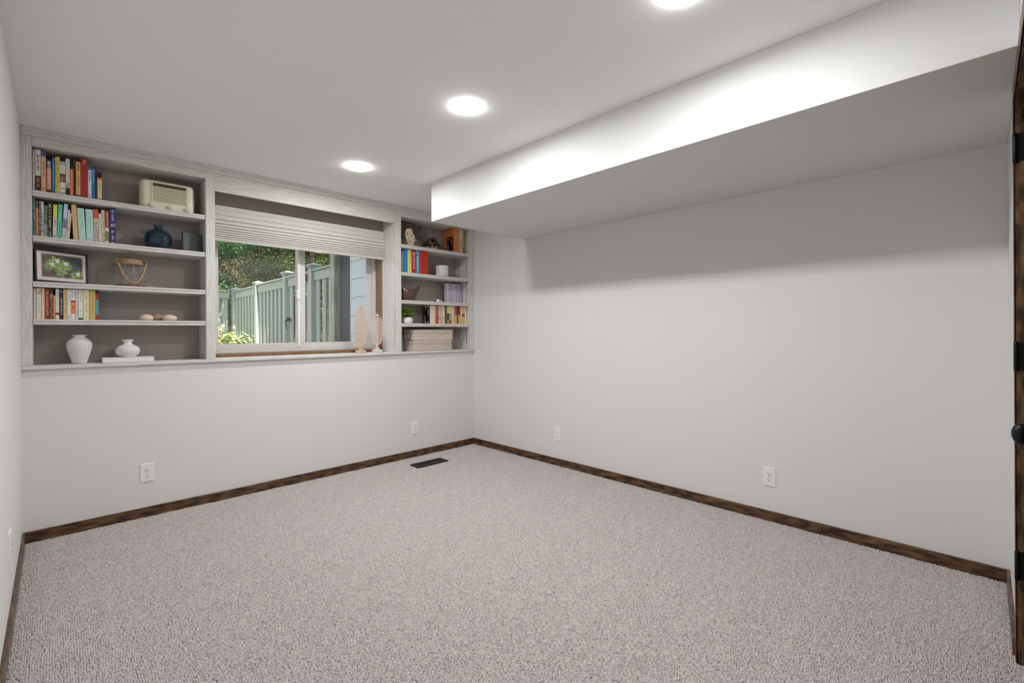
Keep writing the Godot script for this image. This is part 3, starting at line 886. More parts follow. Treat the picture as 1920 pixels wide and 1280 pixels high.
	for r in [
		["thick orange cloth book against the dark bookend", 851.0, 859.0, 427.6, [206, 116, 34], [[0.37, 0.4, 226, 160, 90]], [[0.5, 0.95, 190, 90, 30, 1]], true, 0.19],
		["orange and white book with a grey oval label", 859.2, 862.9, 429.6, [216, 180, 140], [[0.62, 1.0, 226, 136, 50]], [[0.03, 0.6, 60, 60, 56, 1]], false, 0.15],
		["slim pinkish cream book", 863.2, 866.8, 428.6, [214, 196, 178], [[0.4, 0.8, 200, 160, 160]], [], false, 0.15],
		["mustard book with a tan foot", 867.1, 870.5, 430.4, [172, 146, 66], [[0.72, 1.0, 140, 106, 66]], [], false, 0.15],
		["grey green book", 870.8, 873.3, 431.4, [110, 128, 98], [], [[0.4, 0.9, 80, 110, 60, 1]], false, 0.15],
		["slim white and green book at the end", 873.6, 875.6, 431.8, [204, 214, 190], [[0.0, 0.35, 130, 150, 120]], [], false, 0.15]]:
		book(r[0] + where, r[1], r[2], r[3], s, -0.025, r[4], r[5], r[6], 0.0, r[7], grp, r[8])
	# --- shelf with the candle
	s = SHELVES[1]
	where = " on the shelf with the white candle"
	grp = "tall books beside the candle"
	for r in [
		["grey book with a dark top at the end", 752.7, 755.8, 465.8, [150, 150, 146], [[0.0, 0.12, 50, 50, 56], [0.6, 0.95, 130, 170, 110]], [], false],
		["bright blue book", 756.0, 764.0, 465.4, [22, 114, 190], [], [[0.1, 0.9, 40, 130, 200]], true],
		["slim lime green book", 764.3, 766.8, 466.8, [190, 224, 62], [], [], false],
		["yellow book", 767.0, 771.4, 467.0, [250, 206, 72], [], [[0.1, 0.6, 190, 140, 60]], false],
		["crimson book with white lettering", 771.7, 779.1, 467.6, [182, 26, 42], [], [[0.08, 0.82, 240, 200, 200]], true],
		["steel blue book with white lettering", 779.4, 786.6, 468.4, [52, 130, 166], [], [[0.05, 0.95, 210, 226, 230]], true],
		["thick orange red book", 786.9, 794.4, 470.0, [192, 42, 22], [], [], true],
		["thick orange red book ending the row", 794.6, 803.0, 471.6, [186, 40, 20], [], [], true]]:
		book(r[0] + where, r[1], r[2], r[3], s, -0.025, r[4], r[5], r[6], 0.0, r[7], grp, 0.16)
	# --- shelf with the potted plant
	s = SHELVES[3]
	where = " on the shelf with the potted plant"
	grp = "paperbacks held by the lower bookend"
	var c4 := [
		["ivory paperback against the bookend", 807.0, 810.9, [224, 212, 192], [], [[0.1, 0.9, 190, 170, 150]]],
		["cream paperback second from the bookend", 811.1, 816.4, [222, 206, 182], [[0.8, 1.0, 226, 196, 130]], [[0.1, 0.7, 170, 140, 110]]],
		["brick red paperback", 816.7, 822.2, [176, 90, 62], [[0.55, 1.0, 180, 64, 52]], []],
		["pale paperback with a green mark", 822.5, 826.4, [206, 190, 176], [[0.62, 0.78, 130, 176, 130]], [[0.1, 0.6, 150, 130, 120]]],
		["peach paperback", 826.6, 830.2, [216, 184, 156], [[0.6, 1.0, 214, 160, 136]], [[0.1, 0.6, 150, 120, 100]]],
		["slim cream paperback by the black one", 830.4, 833.8, [226, 208, 168], [[0.6, 0.8, 226, 180, 120]], []],
		["black and grey paperback", 834.0, 838.0, [64, 56, 52], [], [[0.1, 0.95, 160, 140, 130, 1]]],
		["yellow cream paperback with a brown foot", 838.2, 842.2, [222, 200, 130], [[0.4, 0.75, 70, 68, 40], [0.75, 1.0, 170, 110, 60]], []],
		["pale gold paperback with a green lower half", 842.4, 846.4, [226, 206, 150], [[0.42, 0.8, 150, 146, 100], [0.8, 1.0, 120, 90, 60]], []],
		["pale olive paperback", 846.6, 852.0, [212, 196, 160], [[0.0, 0.4, 214, 190, 160]], [[0.4, 0.9, 160, 160, 120, 1]]],
		["red and gold paperback", 852.2, 856.8, [196, 120, 90], [[0.0, 0.53, 178, 84, 60], [0.53, 1.0, 206, 162, 60]], []],
		["slim black paperback", 857.0, 858.6, [36, 30, 26], [], []],
		["dark red paperback with a gold foot", 858.8, 863.0, [110, 76, 72], [[0.0, 0.25, 150, 50, 46], [0.5, 1.0, 190, 170, 90]], [[0.3, 0.5, 60, 60, 60, 1]]],
		["sand paperback", 863.2, 866.0, [222, 198, 150], [[0.5, 1.0, 226, 180, 120]], []],
		["peach paperback with a brown picture", 866.2, 871.6, [224, 176, 140], [[0.4, 0.6, 150, 84, 52]], [[0.6, 1.0, 200, 150, 90, 1]]],
		["slim white paperback", 871.8, 874.0, [232, 220, 190], [], []],
		["white paperback with black blotches", 874.2, 877.6, [214, 206, 184], [], [[0.1, 0.6, 60, 56, 50, 1]]],
		["dark red paperback at the end", 877.8, 880.2, [80, 40, 40], [], []]]
	for i in c4.size():
		var r: Array = c4[i]
		book(r[0] + where, r[1], r[2], 572.6 + i * 0.17, s, -0.028, r[3], r[4], r[5], 0.0, false, grp, 0.11)
	# --- the dark volume standing cover-forward by the blue bottle
	var p := at_z(342.0, 455.0, -0.055)
	var t := thing("book", "dark grey green book standing cover forward beside the blue bottle", "book", Vector3(p.x + 0.001, SHELVES[1], -0.055))
	var cell := ink_spine(dye(62, 72, 70), [], [[0.1, 0.9, 200, 205, 200]])
	var parts := book_mesh(0.03, 0.137, 0.123, cell, true)
	var turn := Node3D.new()
	turn.name = "volume"
	t.add_child(turn)
	turn.rotation.y = -PI / 2 + 0.18
	turn.position = Vector3(0.0, 0, -0.012)
	obj("cover", parts[0], M.book_print, turn)
	obj("pages", parts[1], M.page_paper, turn)
	var tex := ImageTexture.create_from_image(atlas)
	bm.albedo_texture = tex

# ------------------------------------------------------------------ things on the left bookcase
func radio() -> void:
	var a := at_z(263.0, 390.0, -0.04)
	var b := at_z(365.5, 395.0, -0.04)
	var w := b.x - a.x
	var h := 0.2
	var d := 0.135
	var y0: float = SHELVES[0]
	var t := thing("radio", "cream bakelite table radio with louvred grille and three knobs", "radio", Vector3((a.x + b.x) / 2, y0, -0.1))
	var ivory := mat("ivory_knob", Color(0.9, 0.875, 0.81), 0.35)
	var cream := mat("bakelite", dye(212, 200, 172, 1.4), 0.4)
	var m := MB.new()
	# plan with round front corners, drawn in up the height
	var rows := []
	for q in [[-0.006, 0.0], [0.0, 0.004], [0.0, h * 0.5], [-0.0015, h - 0.02], [-0.004, h - 0.008], [-0.011, h - 0.001], [-0.02, h]]:
		var line := []
		for p in rounded(w + 2.0 * q[0], d + 2.0 * q[0], 0.034, 6): line.append(Vector3(p.x, q[1], -p.y))
		rows.append(line)
	m.grid(rows, true)
	var cap: Array = rows[rows.size() - 1]
	for i in cap.size(): m.tri(Vector3(0, h + 0.0005, 0), cap[i], cap[(i + 1) % cap.size()], Vector3.UP, Vector3.UP, Vector3.UP)
	obj("body", m.done(), cream, t)
	var fz := d / 2
	var gx0 := -w / 2 + w * 0.215
	var gx1 := -w / 2 + w * 0.83
	var gy0 := h * 0.27
	var gy1 := h * 0.93
	var gm := (gx0 + gx1) / 2
	obj("grille_back", span(Vector3(gx0, gy0, fz - 0.002), Vector3(gx1, gy1, fz + 0.0006), 0), mat("grille_dark", Color(0.20, 0.15, 0.11), 0.8), t)
	obj("dial_strip", span(Vector3(gx0 + 0.002, gy1 - 0.021, fz), Vector3(gx1 - 0.002, gy1 - 0.006, fz + 0.0015), 0.0005), mat("dial_brown", Color(0.30, 0.26, 0.20), 0.25), t)
	var louvre := block(Vector3(gx1 - gx0, 0.0072, 0.006), 0.0022)
	for i in 10: obj("louvre", louvre, cream, t, Vector3(gm, gy0 + 0.0055 + i * 0.0107, fz + 0.0022))
	obj("grille_cap", block(Vector3(gx1 - gx0 + 0.004, 0.006, 0.007), 0.002), cream, t, Vector3(gm, gy1 - 0.002, fz + 0.002))
	for x in [gx0 - 0.004, gx1 + 0.004]: obj("grille_side", block(Vector3(0.009, gy1 - gy0 + 0.012, 0.009), 0.003), cream, t, Vector3(x, (gy0 + gy1) / 2, fz + 0.001))
	for i in 3: obj("flute", block(Vector3(0.0025, h * 0.66, 0.003), 0.001), cream, t, Vector3(gx0 - 0.017 - i * 0.0085, h * 0.57, fz - 0.0002 - i * 0.0012))
	for i in 3:
		var k := obj("knob", turned([Vector2(0.0155, 0.004), Vector2(0.0165, 0.008), Vector2(0.0155, 0.016), Vector2(0.0125, 0.0175), Vector2(0.0095, 0.0168), Vector2(0.0085, 0.0178), Vector2(0.0, 0.0184)], 28), ivory, t, Vector3(-w / 2 + w * [0.205, 0.535, 0.86][i], h * 0.125, fz), Vector3(PI / 2, 0, 0))
		obj("shaft", turned([Vector2(0.005, -0.006), Vector2(0.005, 0.002)], 12), M.slot_dark, k)

func blue_bottle() -> void:
	var t := thing("glass_bottle", "squat dark blue glass bottle with a short flared neck", "bottle", Vector3(-2.772, SHELVES[1], -0.105))
	var gl := mat("blue_glass", Color(0.46, 0.63, 0.74, 0.04), 0.02)
	gl.refraction_enabled = true
	gl.refraction_scale = 0.05
	gl.transparency = BaseMaterial3D.TRANSPARENCY_ALPHA
	var out := []
	for q in [[0.0, 0.001], [0.04, 0.001], [0.052, 0.006], [0.068, 0.024], [0.078, 0.048], [0.081, 0.07], [0.078, 0.094], [0.068, 0.117], [0.05, 0.135], [0.032, 0.144], [0.0235, 0.149], [0.0215, 0.156], [0.0225, 0.166], [0.028, 0.173], [0.029, 0.1745]]:
		out.append(Vector2(q[0], q[1]))
	for q in [[0.027, 0.1752], [0.0205, 0.166], [0.0185, 0.156], [0.02, 0.149], [0.03, 0.141], [0.048, 0.1315], [0.065, 0.1145], [0.0745, 0.093], [0.0775, 0.07], [0.0745, 0.049], [0.065, 0.027], [0.05, 0.0105], [0.038, 0.006], [0.0, 0.006]]:
		out.append(Vector2(q[0], q[1]))
	obj("glass", turned(out, 48), gl, t)

func img_ellipse(im: Image, mid: Vector2, r: Vector2, a: float, c: Color) -> void:
	var e := maxf(r.x, r.y) + 1.0
	for y in range(maxi(0, int(mid.y - e)), mini(im.get_height(), int(mid.y + e) + 1)):
		for x in range(maxi(0, int(mid.x - e)), mini(im.get_width(), int(mid.x + e) + 1)):
			var p := (Vector2(x, y) - mid).rotated(-a)
			var q := (p.x / r.x) ** 2 + (p.y / r.y) ** 2
			if q < 1.0: im.set_pixel(x, y, im.get_pixel(x, y).lerp(c, clampf((1.0 - q) * 4.0, 0.0, 1.0)))

func noisy(w: int, h: int, stops: Array, f: FastNoiseLite, sx := 1.0, sy := 1.0) -> Image:
	var im := Image.create(w, h, false, Image.FORMAT_RGBA8)
	var gr := ramp(stops)
	for y in h:
		for x in w: im.set_pixel(x, y, gr.sample(clampf(0.5 + 0.75 * f.get_noise_2d(x * sx, y * sy), 0.0, 1.0)))
	return im

func print_quad(w: float, h: float) -> ArrayMesh:
	var m := MB.new()
	m.quad([Vector3(-w / 2, -h / 2, 0), Vector3(w / 2, -h / 2, 0), Vector3(w / 2, h / 2, 0), Vector3(-w / 2, h / 2, 0)], Vector3(0, 0, 1), [Vector2(0, 1), Vector2(1, 1), Vector2(1, 0), Vector2(0, 0)])
	return m.done()

func printed(called: String, im: Image, rough := 0.5) -> StandardMaterial3D:
	var m := mat(called, Color.WHITE, rough)
	m.albedo_texture = ImageTexture.create_from_image(im)
	m.texture_repeat = false
	return m

func framed_painting() -> void:
	var t := thing("framed_picture", "black framed painting of white bunchberry flowers with a white mat", "picture", Vector3(-3.258, SHELVES[2] + 0.006, -0.082))
	var w := 0.262
	var h := 0.196
	var lean := Node3D.new()
	t.rotation = Vector3(0, 0.42, 0)
	lean.name = "frame"
	t.add_child(lean)
	lean.rotation.x = -0.05
	var black := mat("black_lacquer", Color(0.05, 0.047, 0.05), 0.5)
	for a in [[Vector3(0, 0.0045, 0), Vector3(w, 0.009, 0.02)], [Vector3(0, h - 0.0045, 0), Vector3(w, 0.009, 0.02)], [Vector3(-w / 2 + 0.0045, h / 2, 0), Vector3(0.009, h - 0.018, 0.02)], [Vector3(w / 2 - 0.0045, h / 2, 0), Vector3(0.009, h - 0.018, 0.02)]]:
		obj("moulding", block(a[1], 0.001), black, lean, a[0])
	obj("mat_board", block(Vector3(w - 0.016, h - 0.016, 0.003), 0), mat("mat_white", Color(0.90, 0.885, 0.865), 0.8), lean, Vector3(0, h / 2, 0.0))
	obj("inner_mat", block(Vector3(w * 0.79, h * 0.745, 0.001), 0), mat("mat_buff", dye(190, 160, 135), 0.8), lean, Vector3(0.004, h / 2 + 0.003, 0.0018))
	var im := noisy(200, 130, [[0.0, dye(52, 36, 32)], [0.4, dye(96, 74, 66)], [0.6, dye(70, 66, 60)], [1.0, dye(150, 118, 100)]], noise(21, 0.035, 4))
	for i in 60: img_ellipse(im, Vector2(rng.randf_range(130, 200), rng.randf_range(10, 90)), Vector2(14, 7), rng.randf() * 3, dye(58, 72, 74).lerp(dye(40, 52, 50), rng.randf()))
	var spots := [[62, 40, 1.15], [112, 52, 1.1], [34, 66, 1.05], [92, 100, 1.1], [76, 68, 0.9], [160, 108, 0.95], [186, 100, 0.9], [134, 66, 0.7]]
	for s in spots:
		for i in 6:
			var a := TAU * i / 6.0 + rng.randf() * 0.4
			var c := dye(96, 138, 52).lerp(dye(150, 176, 84), rng.randf())
			img_ellipse(im, Vector2(s[0], s[1]) + Vector2(cos(a), sin(a)) * 16.0 * s[2], Vector2(13, 7.5) * s[2], a, c)
			img_ellipse(im, Vector2(s[0], s[1]) + Vector2(cos(a), sin(a)) * 16.0 * s[2], Vector2(12, 1.0), a, c.darkened(0.25))
	for s in [[74, 34], [116, 46], [46, 56], [176, 102]]:
		for i in 4: img_ellipse(im, Vector2(s[0], s[1]) + Vector2(cos(i * PI / 2 + 0.6), sin(i * PI / 2 + 0.6)) * 7.0, Vector2(6.5, 5), i * PI / 2 + 0.6, dye(232, 226, 214))
		img_ellipse(im, Vector2(s[0], s[1]), Vector2(2.5, 2.5), 0, dye(90, 90, 60))
	obj("painting", print_quad(w * 0.76, h * 0.70), printed("flower_painting", im, 0.5), lean, Vector3(0.004, h / 2 + 0.003, 0.0026))

func lantern() -> void:
	var t := thing("lantern", "wire cage lantern with rope handle and wooden base", "lantern", Vector3(-2.925, SHELVES[2], -0.105))
	var gr: Material = M.rustic_wood
	obj("base", turned([Vector2(0, 0), Vector2(0.089, 0), Vector2(0.091, 0.003), Vector2(0.091, 0.011), Vector2(0.088, 0.014), Vector2(0, 0.014)], 40), gr, t)
	var wire_path := func(a: float) -> Array:
		var out := []
		for q in [[0.082, 0.013], [0.082, 0.06], [0.0815, 0.095], [0.078, 0.115], [0.071, 0.133], [0.064, 0.148], [0.06, 0.165]]:
			out.append(Vector3(cos(a) * q[0], q[1], sin(a) * q[0]))
		return out
	for i in 10: obj("rib", piped(wire_path.call(TAU * (i + 0.3) / 10), 0.0014, 6), M.wire, t)
	for q in [[0.083, 0.05], [0.082, 0.095]]:
		var ring := []
		for i in 40: ring.append(Vector3(cos(TAU * i / 40) * q[0], q[1], sin(TAU * i / 40) * q[0]))
		obj("hoop", piped(ring, 0.0012, 6, true), M.wire, t)
	var gl := mat("lantern_glass", Color(1, 1, 1, 0.04), 0.02)
	gl.transparency = BaseMaterial3D.TRANSPARENCY_ALPHA
	obj("glass_cylinder", turned([Vector2(0.0, 0.0145), Vector2(0.05, 0.0145), Vector2(0.052, 0.017), Vector2(0.052, 0.13), Vector2(0.05, 0.137), Vector2(0.047, 0.14)], 36), gl, t)
	# rope wound round the mouth
	for k in 3:
		var ring := []
		for i in 90: ring.append(Vector3(cos(TAU * i / 90) * 0.064, 0.158 + k * 0.0105, sin(TAU * i / 90) * 0.064))
		obj("rope_coil", piped(ring, 0.0065, 9, true, TAU * 12.0 / 90.0, 0.26), M.rope, t)
	# handle hangs in front
	var path := []
	for i in 60:
		var q := -1.0 + 2.0 * i / 59.0
		var drop := 1.0 - absf(q) ** 2.4
		path.append(Vector3(q * 0.077 + 0.006, 0.176 - 0.148 * drop, 0.012 + 0.082 * sqrt(maxf(1.0 - q * q, 0.0))))
	obj("rope_handle", piped(path, 0.0058, 9, false, 0.95, 0.26), M.rope, t)
	for s in [-1.0, 1.0]:
		var p := []
		for i in 24: p.append(Vector3(s * 0.070 + cos(TAU * i / 24) * 0.011 + 0.003, 0.172 + sin(TAU * i / 24) * 0.013, 0.008))
		obj("rope_knot", piped(p, 0.0075, 8, true, 0.9, 0.14), M.rope, t)

func pebbles() -> void:
	var c := mat("pink_stone", dye(214, 190, 172), 0.7)
	var c2 := mat("tan_stone", dye(160, 130, 104), 0.75)
	for a in [["pale pink smooth pebble ornament nearest the paperbacks", -2.847, -0.05, 0.0395, 0.042, c], ["tan pebble ornament behind the two pink ones", -2.782, -0.115, 0.044, 0.048, c2], ["pale pink smooth pebble ornament away from the paperbacks", -2.72, -0.05, 0.0445, 0.042, c]]:
		var t := thing("pebble_ornament", a[0], "ornament", Vector3(a[1], SHELVES[3], a[2]), "pebble ornaments")
		var r: float = a[3]
		var h: float = a[4]
		obj("stone", turned([Vector2(0, 0), Vector2(r * 0.72, 0.0005), Vector2(r * 0.92, h * 0.16), Vector2(r, h * 0.4), Vector2(r * 0.95, h * 0.6), Vector2(r * 0.78, h * 0.8), Vector2(r * 0.5, h * 0.94), Vector2(r * 0.24, h)], 32), a[5], t)
		obj("top_cup", turned([Vector2(r * 0.245, h * 0.995), Vector2(r * 0.235, h * 1.03), Vector2(r * 0.17, h * 1.02), Vector2(r * 0.12, h * 0.9), Vector2(0, h * 0.88)], 24), M.white_glaze, t)

func ribbed_vase(label: String, at: Vector3, prof: Array, ribs: int, lo: float, hi: float) -> void:
	var t := thing("ribbed_vase", label, "vase", at)
	var m := MB.new()
	m.inked = true
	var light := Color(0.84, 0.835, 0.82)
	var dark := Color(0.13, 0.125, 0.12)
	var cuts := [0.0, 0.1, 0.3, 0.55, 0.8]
	var rows := []
	for q in prof:
		var line := []
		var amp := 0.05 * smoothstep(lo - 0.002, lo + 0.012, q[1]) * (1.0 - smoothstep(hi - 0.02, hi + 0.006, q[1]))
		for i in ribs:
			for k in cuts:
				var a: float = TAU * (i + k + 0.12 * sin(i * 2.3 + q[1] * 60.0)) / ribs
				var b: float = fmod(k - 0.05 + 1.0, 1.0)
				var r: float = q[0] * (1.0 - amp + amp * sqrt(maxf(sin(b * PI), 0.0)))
				line.append(Vector3(cos(a) * r, q[1], sin(a) * r))
		rows.append(line)
	var cols: int = rows[0].size()
	var nr := []
	for r in rows.size():
		var line := PackedVector3Array()
		for k in cols:
			var q: Vector3 = (rows[mini(r + 1, rows.size() - 1)][k] - rows[maxi(r - 1, 0)][k]).cross(rows[r][(k + 1) % cols] - rows[r][(k - 1 + cols) % cols]).normalized()
			line.append(q)
		nr.append(line)
	for r in rows.size() - 1:
		for k in cols:
			var k2 := (k + 1) % cols
			var y: float = (prof[r][1] + prof[r + 1][1]) * 0.5
			var fade: float = sin(float(k / 5) * 12.9) * 0.01
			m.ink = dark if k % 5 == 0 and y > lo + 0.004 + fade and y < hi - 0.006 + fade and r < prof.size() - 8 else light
			m.tri(rows[r][k], rows[r][k2], rows[r + 1][k2], nr[r][k], nr[r][k2], nr[r + 1][k2])
			m.tri(rows[r][k], rows[r + 1][k2], rows[r + 1][k], nr[r][k], nr[r + 1][k2], nr[r + 1][k])
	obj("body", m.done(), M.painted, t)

func vases() -> void:
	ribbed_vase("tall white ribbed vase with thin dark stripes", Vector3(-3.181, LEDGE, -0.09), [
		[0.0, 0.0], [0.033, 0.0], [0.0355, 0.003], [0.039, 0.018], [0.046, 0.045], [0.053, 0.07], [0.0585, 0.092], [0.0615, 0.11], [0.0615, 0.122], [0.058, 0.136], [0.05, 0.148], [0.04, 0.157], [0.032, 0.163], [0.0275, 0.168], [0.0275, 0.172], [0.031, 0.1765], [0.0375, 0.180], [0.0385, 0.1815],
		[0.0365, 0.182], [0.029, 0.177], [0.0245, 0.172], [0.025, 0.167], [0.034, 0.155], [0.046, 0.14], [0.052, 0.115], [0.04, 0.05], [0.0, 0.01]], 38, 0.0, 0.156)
	var tray := thing("white_box", "flat white wooden box under the squat ribbed vase", "box", Vector3(-2.944, LEDGE, -0.055))
	obj("body", block(Vector3(0.262, 0.026, 0.13), 0.0015), M.white_glaze, tray, Vector3(0, 0.0135, 0))
	obj("lid", block(Vector3(0.2635, 0.0055, 0.1315), 0.0015), M.white_glaze, tray, Vector3(0, 0.029, 0))
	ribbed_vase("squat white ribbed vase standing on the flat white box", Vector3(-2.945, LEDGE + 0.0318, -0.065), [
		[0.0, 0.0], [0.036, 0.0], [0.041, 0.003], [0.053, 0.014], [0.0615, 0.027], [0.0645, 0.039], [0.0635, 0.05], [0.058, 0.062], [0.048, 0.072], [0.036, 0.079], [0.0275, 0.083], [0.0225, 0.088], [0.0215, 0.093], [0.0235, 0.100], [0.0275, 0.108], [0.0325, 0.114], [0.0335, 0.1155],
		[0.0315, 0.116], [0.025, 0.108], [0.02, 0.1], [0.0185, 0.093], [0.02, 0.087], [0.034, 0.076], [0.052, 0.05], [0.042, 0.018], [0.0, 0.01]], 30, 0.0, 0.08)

# ------------------------------------------------------------------ things on the right bookcase and the ledge
func fern(label: String, at: Vector3, hgt: float, wide: float, pairs: int, m: Material, foot: float, full: float) -> void:
	var t := thing("carved_fern", label, "sculpture", at, "carved ferns on the window ledge")
	t.rotation.y = -0.52
	obj("base", block(Vector3(foot, 0.026, 0.045), 0.003), m, t, Vector3(0, 0.013, 0))
	var st := MB.new()
	st.prism(PackedVector2Array([Vector2(-0.024, 0.0), Vector2(-0.02, 0.014), Vector2(-0.011, 0.02), Vector2(-0.009, 0.04), Vector2(-0.005, 0.05), Vector2(-0.0038, hgt * 0.9 - 0.026), Vector2(0, hgt - 0.04), Vector2(0.0038, hgt * 0.9 - 0.026), Vector2(0.005, 0.05), Vector2(0.009, 0.04), Vector2(0.011, 0.02), Vector2(0.02, 0.014), Vector2(0.024, 0.0)]), 0.014)
	obj("stem", st.done(), m, t, Vector3(0, 0.026, 0))
	for i in pairs:
		var q := float(i) / (pairs - 1)
		var y := lerpf(0.085, hgt - 0.028, q)
		var l := wide * (0.74 + 0.26 * sin(minf(q / 0.4, 1.0) * PI / 2)) * (1.0 if q < full else cos((q - full) / (1.0 - full) * 1.3))
		var th := (hgt - 0.11) / pairs * 0.66
		for s in [-1.0, 1.0]:
			var up := PackedVector2Array()
			var dn := PackedVector2Array()
			for k in 7:
				var u := k / 6.0
				var mid := Vector2(s * (0.003 + l * u), -0.006 - 0.006 * u + 0.026 * u * u)
				var half := th * 0.5 * (1.0 - 0.45 * u ** 4)
				up.append(mid + Vector2(0, half))
				dn.append(mid - Vector2(0, half))
			dn.reverse()
			up.append_array(dn)
			obj("leaflet", plate(up, 0.012, true), m, t, Vector3(0, y, 0))
	obj("tip", plate(PackedVector2Array([Vector2(-0.011, -0.012), Vector2(-0.012, 0.002), Vector2(0, 0.026), Vector2(0.012, 0.002), Vector2(0.011, -0.012), Vector2(0, -0.018)]), 0.012), m, t, Vector3(0, hgt - 0.026, 0))

func portrait() -> void:
	var t := thing("portrait_print", "vintage colour print of a smiling dark-haired woman's face", "print", Vector3(-0.758, SHELVES[0] + 0.0015, -0.075))
	var w := 0.292
	var h := 0.236
	t.rotation = Vector3(-0.06, 0.06, 0)
	obj("board", block(Vector3(w, h, 0.005), 0.0008), mat("print_edge", Color(0.32, 0.29, 0.26), 0.7), t, Vector3(0, h / 2, 0))
	var im := noisy(240, 194, [[0.0, dye(44, 42, 48)], [0.5, dye(66, 64, 68)], [1.0, dye(88, 82, 78)]], noise(31, 0.02, 3))
	for y in range(120, 194):
		for x in 240: im.set_pixel(x, y, im.get_pixel(x, y).lerp(dye(122, 104, 84), 0.75 * clampf((y - 120) / 34.0, 0.0, 1.0)))
	var hair := dye(74, 50, 46)
	img_ellipse(im, Vector2(134, 70), Vector2(58, 58), 0.15, hair)
	img_ellipse(im, Vector2(176, 92), Vector2(22, 44), -0.1, hair)
	img_ellipse(im, Vector2(84, 80), Vector2(16, 36), 0.2, dye(92, 58, 50))
	var skin := dye(238, 206, 172)
	img_ellipse(im, Vector2(130, 172), Vector2(34, 40), 0.1, dye(212, 172, 142))
	img_ellipse(im, Vector2(138, 196), Vector2(66, 26), 0, dye(214, 176, 158))
	img_ellipse(im, Vector2(126, 98), Vector2(51, 68), -0.12, skin)
	img_ellipse(im, Vector2(130, 140), Vector2(40, 32), -0.1, skin)
	img_ellipse(im, Vector2(182, 130), Vector2(8, 14), 0.1, dye(214, 172, 138))
	img_ellipse(im, Vector2(120, 30), Vector2(36, 10), -0.25, hair)
	img_ellipse(im, Vector2(168, 62), Vector2(16, 30), -0.3, hair)
	for e in [[98, 92], [144, 100]]:
		img_ellipse(im, Vector2(e[0], e[1] - 14), Vector2(13, 2.2), 0.15, dye(130, 92, 72))
		img_ellipse(im, Vector2(e[0], e[1]), Vector2(10, 5), 0.1, dye(236, 226, 214))
		img_ellipse(im, Vector2(e[0], e[1]), Vector2(5, 5), 0, dye(58, 48, 44))
		img_ellipse(im, Vector2(e[0], e[1] - 5), Vector2(12, 2), 0.1, dye(60, 40, 34))
	img_ellipse(im, Vector2(114, 118), Vector2(4, 12), -0.1, dye(206, 160, 124))
	img_ellipse(im, Vector2(116, 128), Vector2(9, 4), 0, dye(190, 138, 108))
	img_ellipse(im, Vector2(122, 148), Vector2(19, 8.5), 0.12, dye(150, 40, 42))
	img_ellipse(im, Vector2(122, 147), Vector2(14, 3.6), 0.12, dye(240, 232, 222))
	obj("picture", print_quad(w - 0.002, h - 0.002), printed("portrait_ink", im, 0.35), t, Vector3(0, h / 2, 0.0028))

func little_hut() -> void:
	var t := thing("nativity_hut", "small rustic wooden hut ornament sheltering pale figures", "ornament", Vector3(-0.474, SHELVES[0], -0.105))
	var dk := mat("bark", dye(78, 60, 46), 0.9)
	var lt := mat("straw", dye(156, 124, 84), 0.85)
	obj("floor_board", block(Vector3(0.17, 0.006, 0.07), 0.001), lt, t, Vector3(0, 0.003, 0))
	for s in [-1.0, 1.0]:
		var r := obj("roof_slope", block(Vector3(0.108, 0.009, 0.085), 0.002), dk, t, Vector3(s * 0.041, 0.094, 0.0), Vector3(0, 0, -s * 0.66))
		for k in 4: obj("roof_slat", block(Vector3(0.022, 0.004, 0.088), 0.001), dk, r, Vector3(-0.04 + k * 0.026, 0.006, 0))
		obj("post", turned([Vector2(0.005, 0), Vector2(0.0045, 0.075), Vector2(0.0, 0.075)], 8), dk, t, Vector3(s * 0.055, 0.005, 0.028))
		obj("post", turned([Vector2(0.005, 0), Vector2(0.0045, 0.06), Vector2(0.0, 0.06)], 8), dk, t, Vector3(s * 0.07, 0.005, -0.028))
	obj("ridge", block(Vector3(0.02, 0.012, 0.09), 0.003), dk, t, Vector3(0, 0.129, 0))
	obj("back_wall", block(Vector3(0.11, 0.07, 0.004), 0.001), dk, t, Vector3(0, 0.04, -0.03))
	obj("lintel", block(Vector3(0.075, 0.007, 0.008), 0.002), lt, t, Vector3(0, 0.078, 0.03))
	obj("hay_bale", block(Vector3(0.042, 0.03, 0.03), 0.006), lt, t, Vector3(-0.062, 0.02, 0.03))
	var fig := turned([Vector2(0, 0), Vector2(0.011, 0), Vector2(0.0105, 0.018), Vector2(0.007, 0.032), Vector2(0.0035, 0.036), Vector2(0.006, 0.041), Vector2(0.0062, 0.046), Vector2(0.0035, 0.0505), Vector2(0, 0.0515)], 16)
	for a in [[-0.006, 0.02, 1.1], [0.022, 0.026, 0.8], [0.046, 0.018, 0.95]]:
		var f := obj("figure", fig, mat("figure_clay", dye(196, 178, 146), 0.7), t, Vector3(a[0], 0.006, a[1]))
		f.scale = Vector3.ONE * a[2]

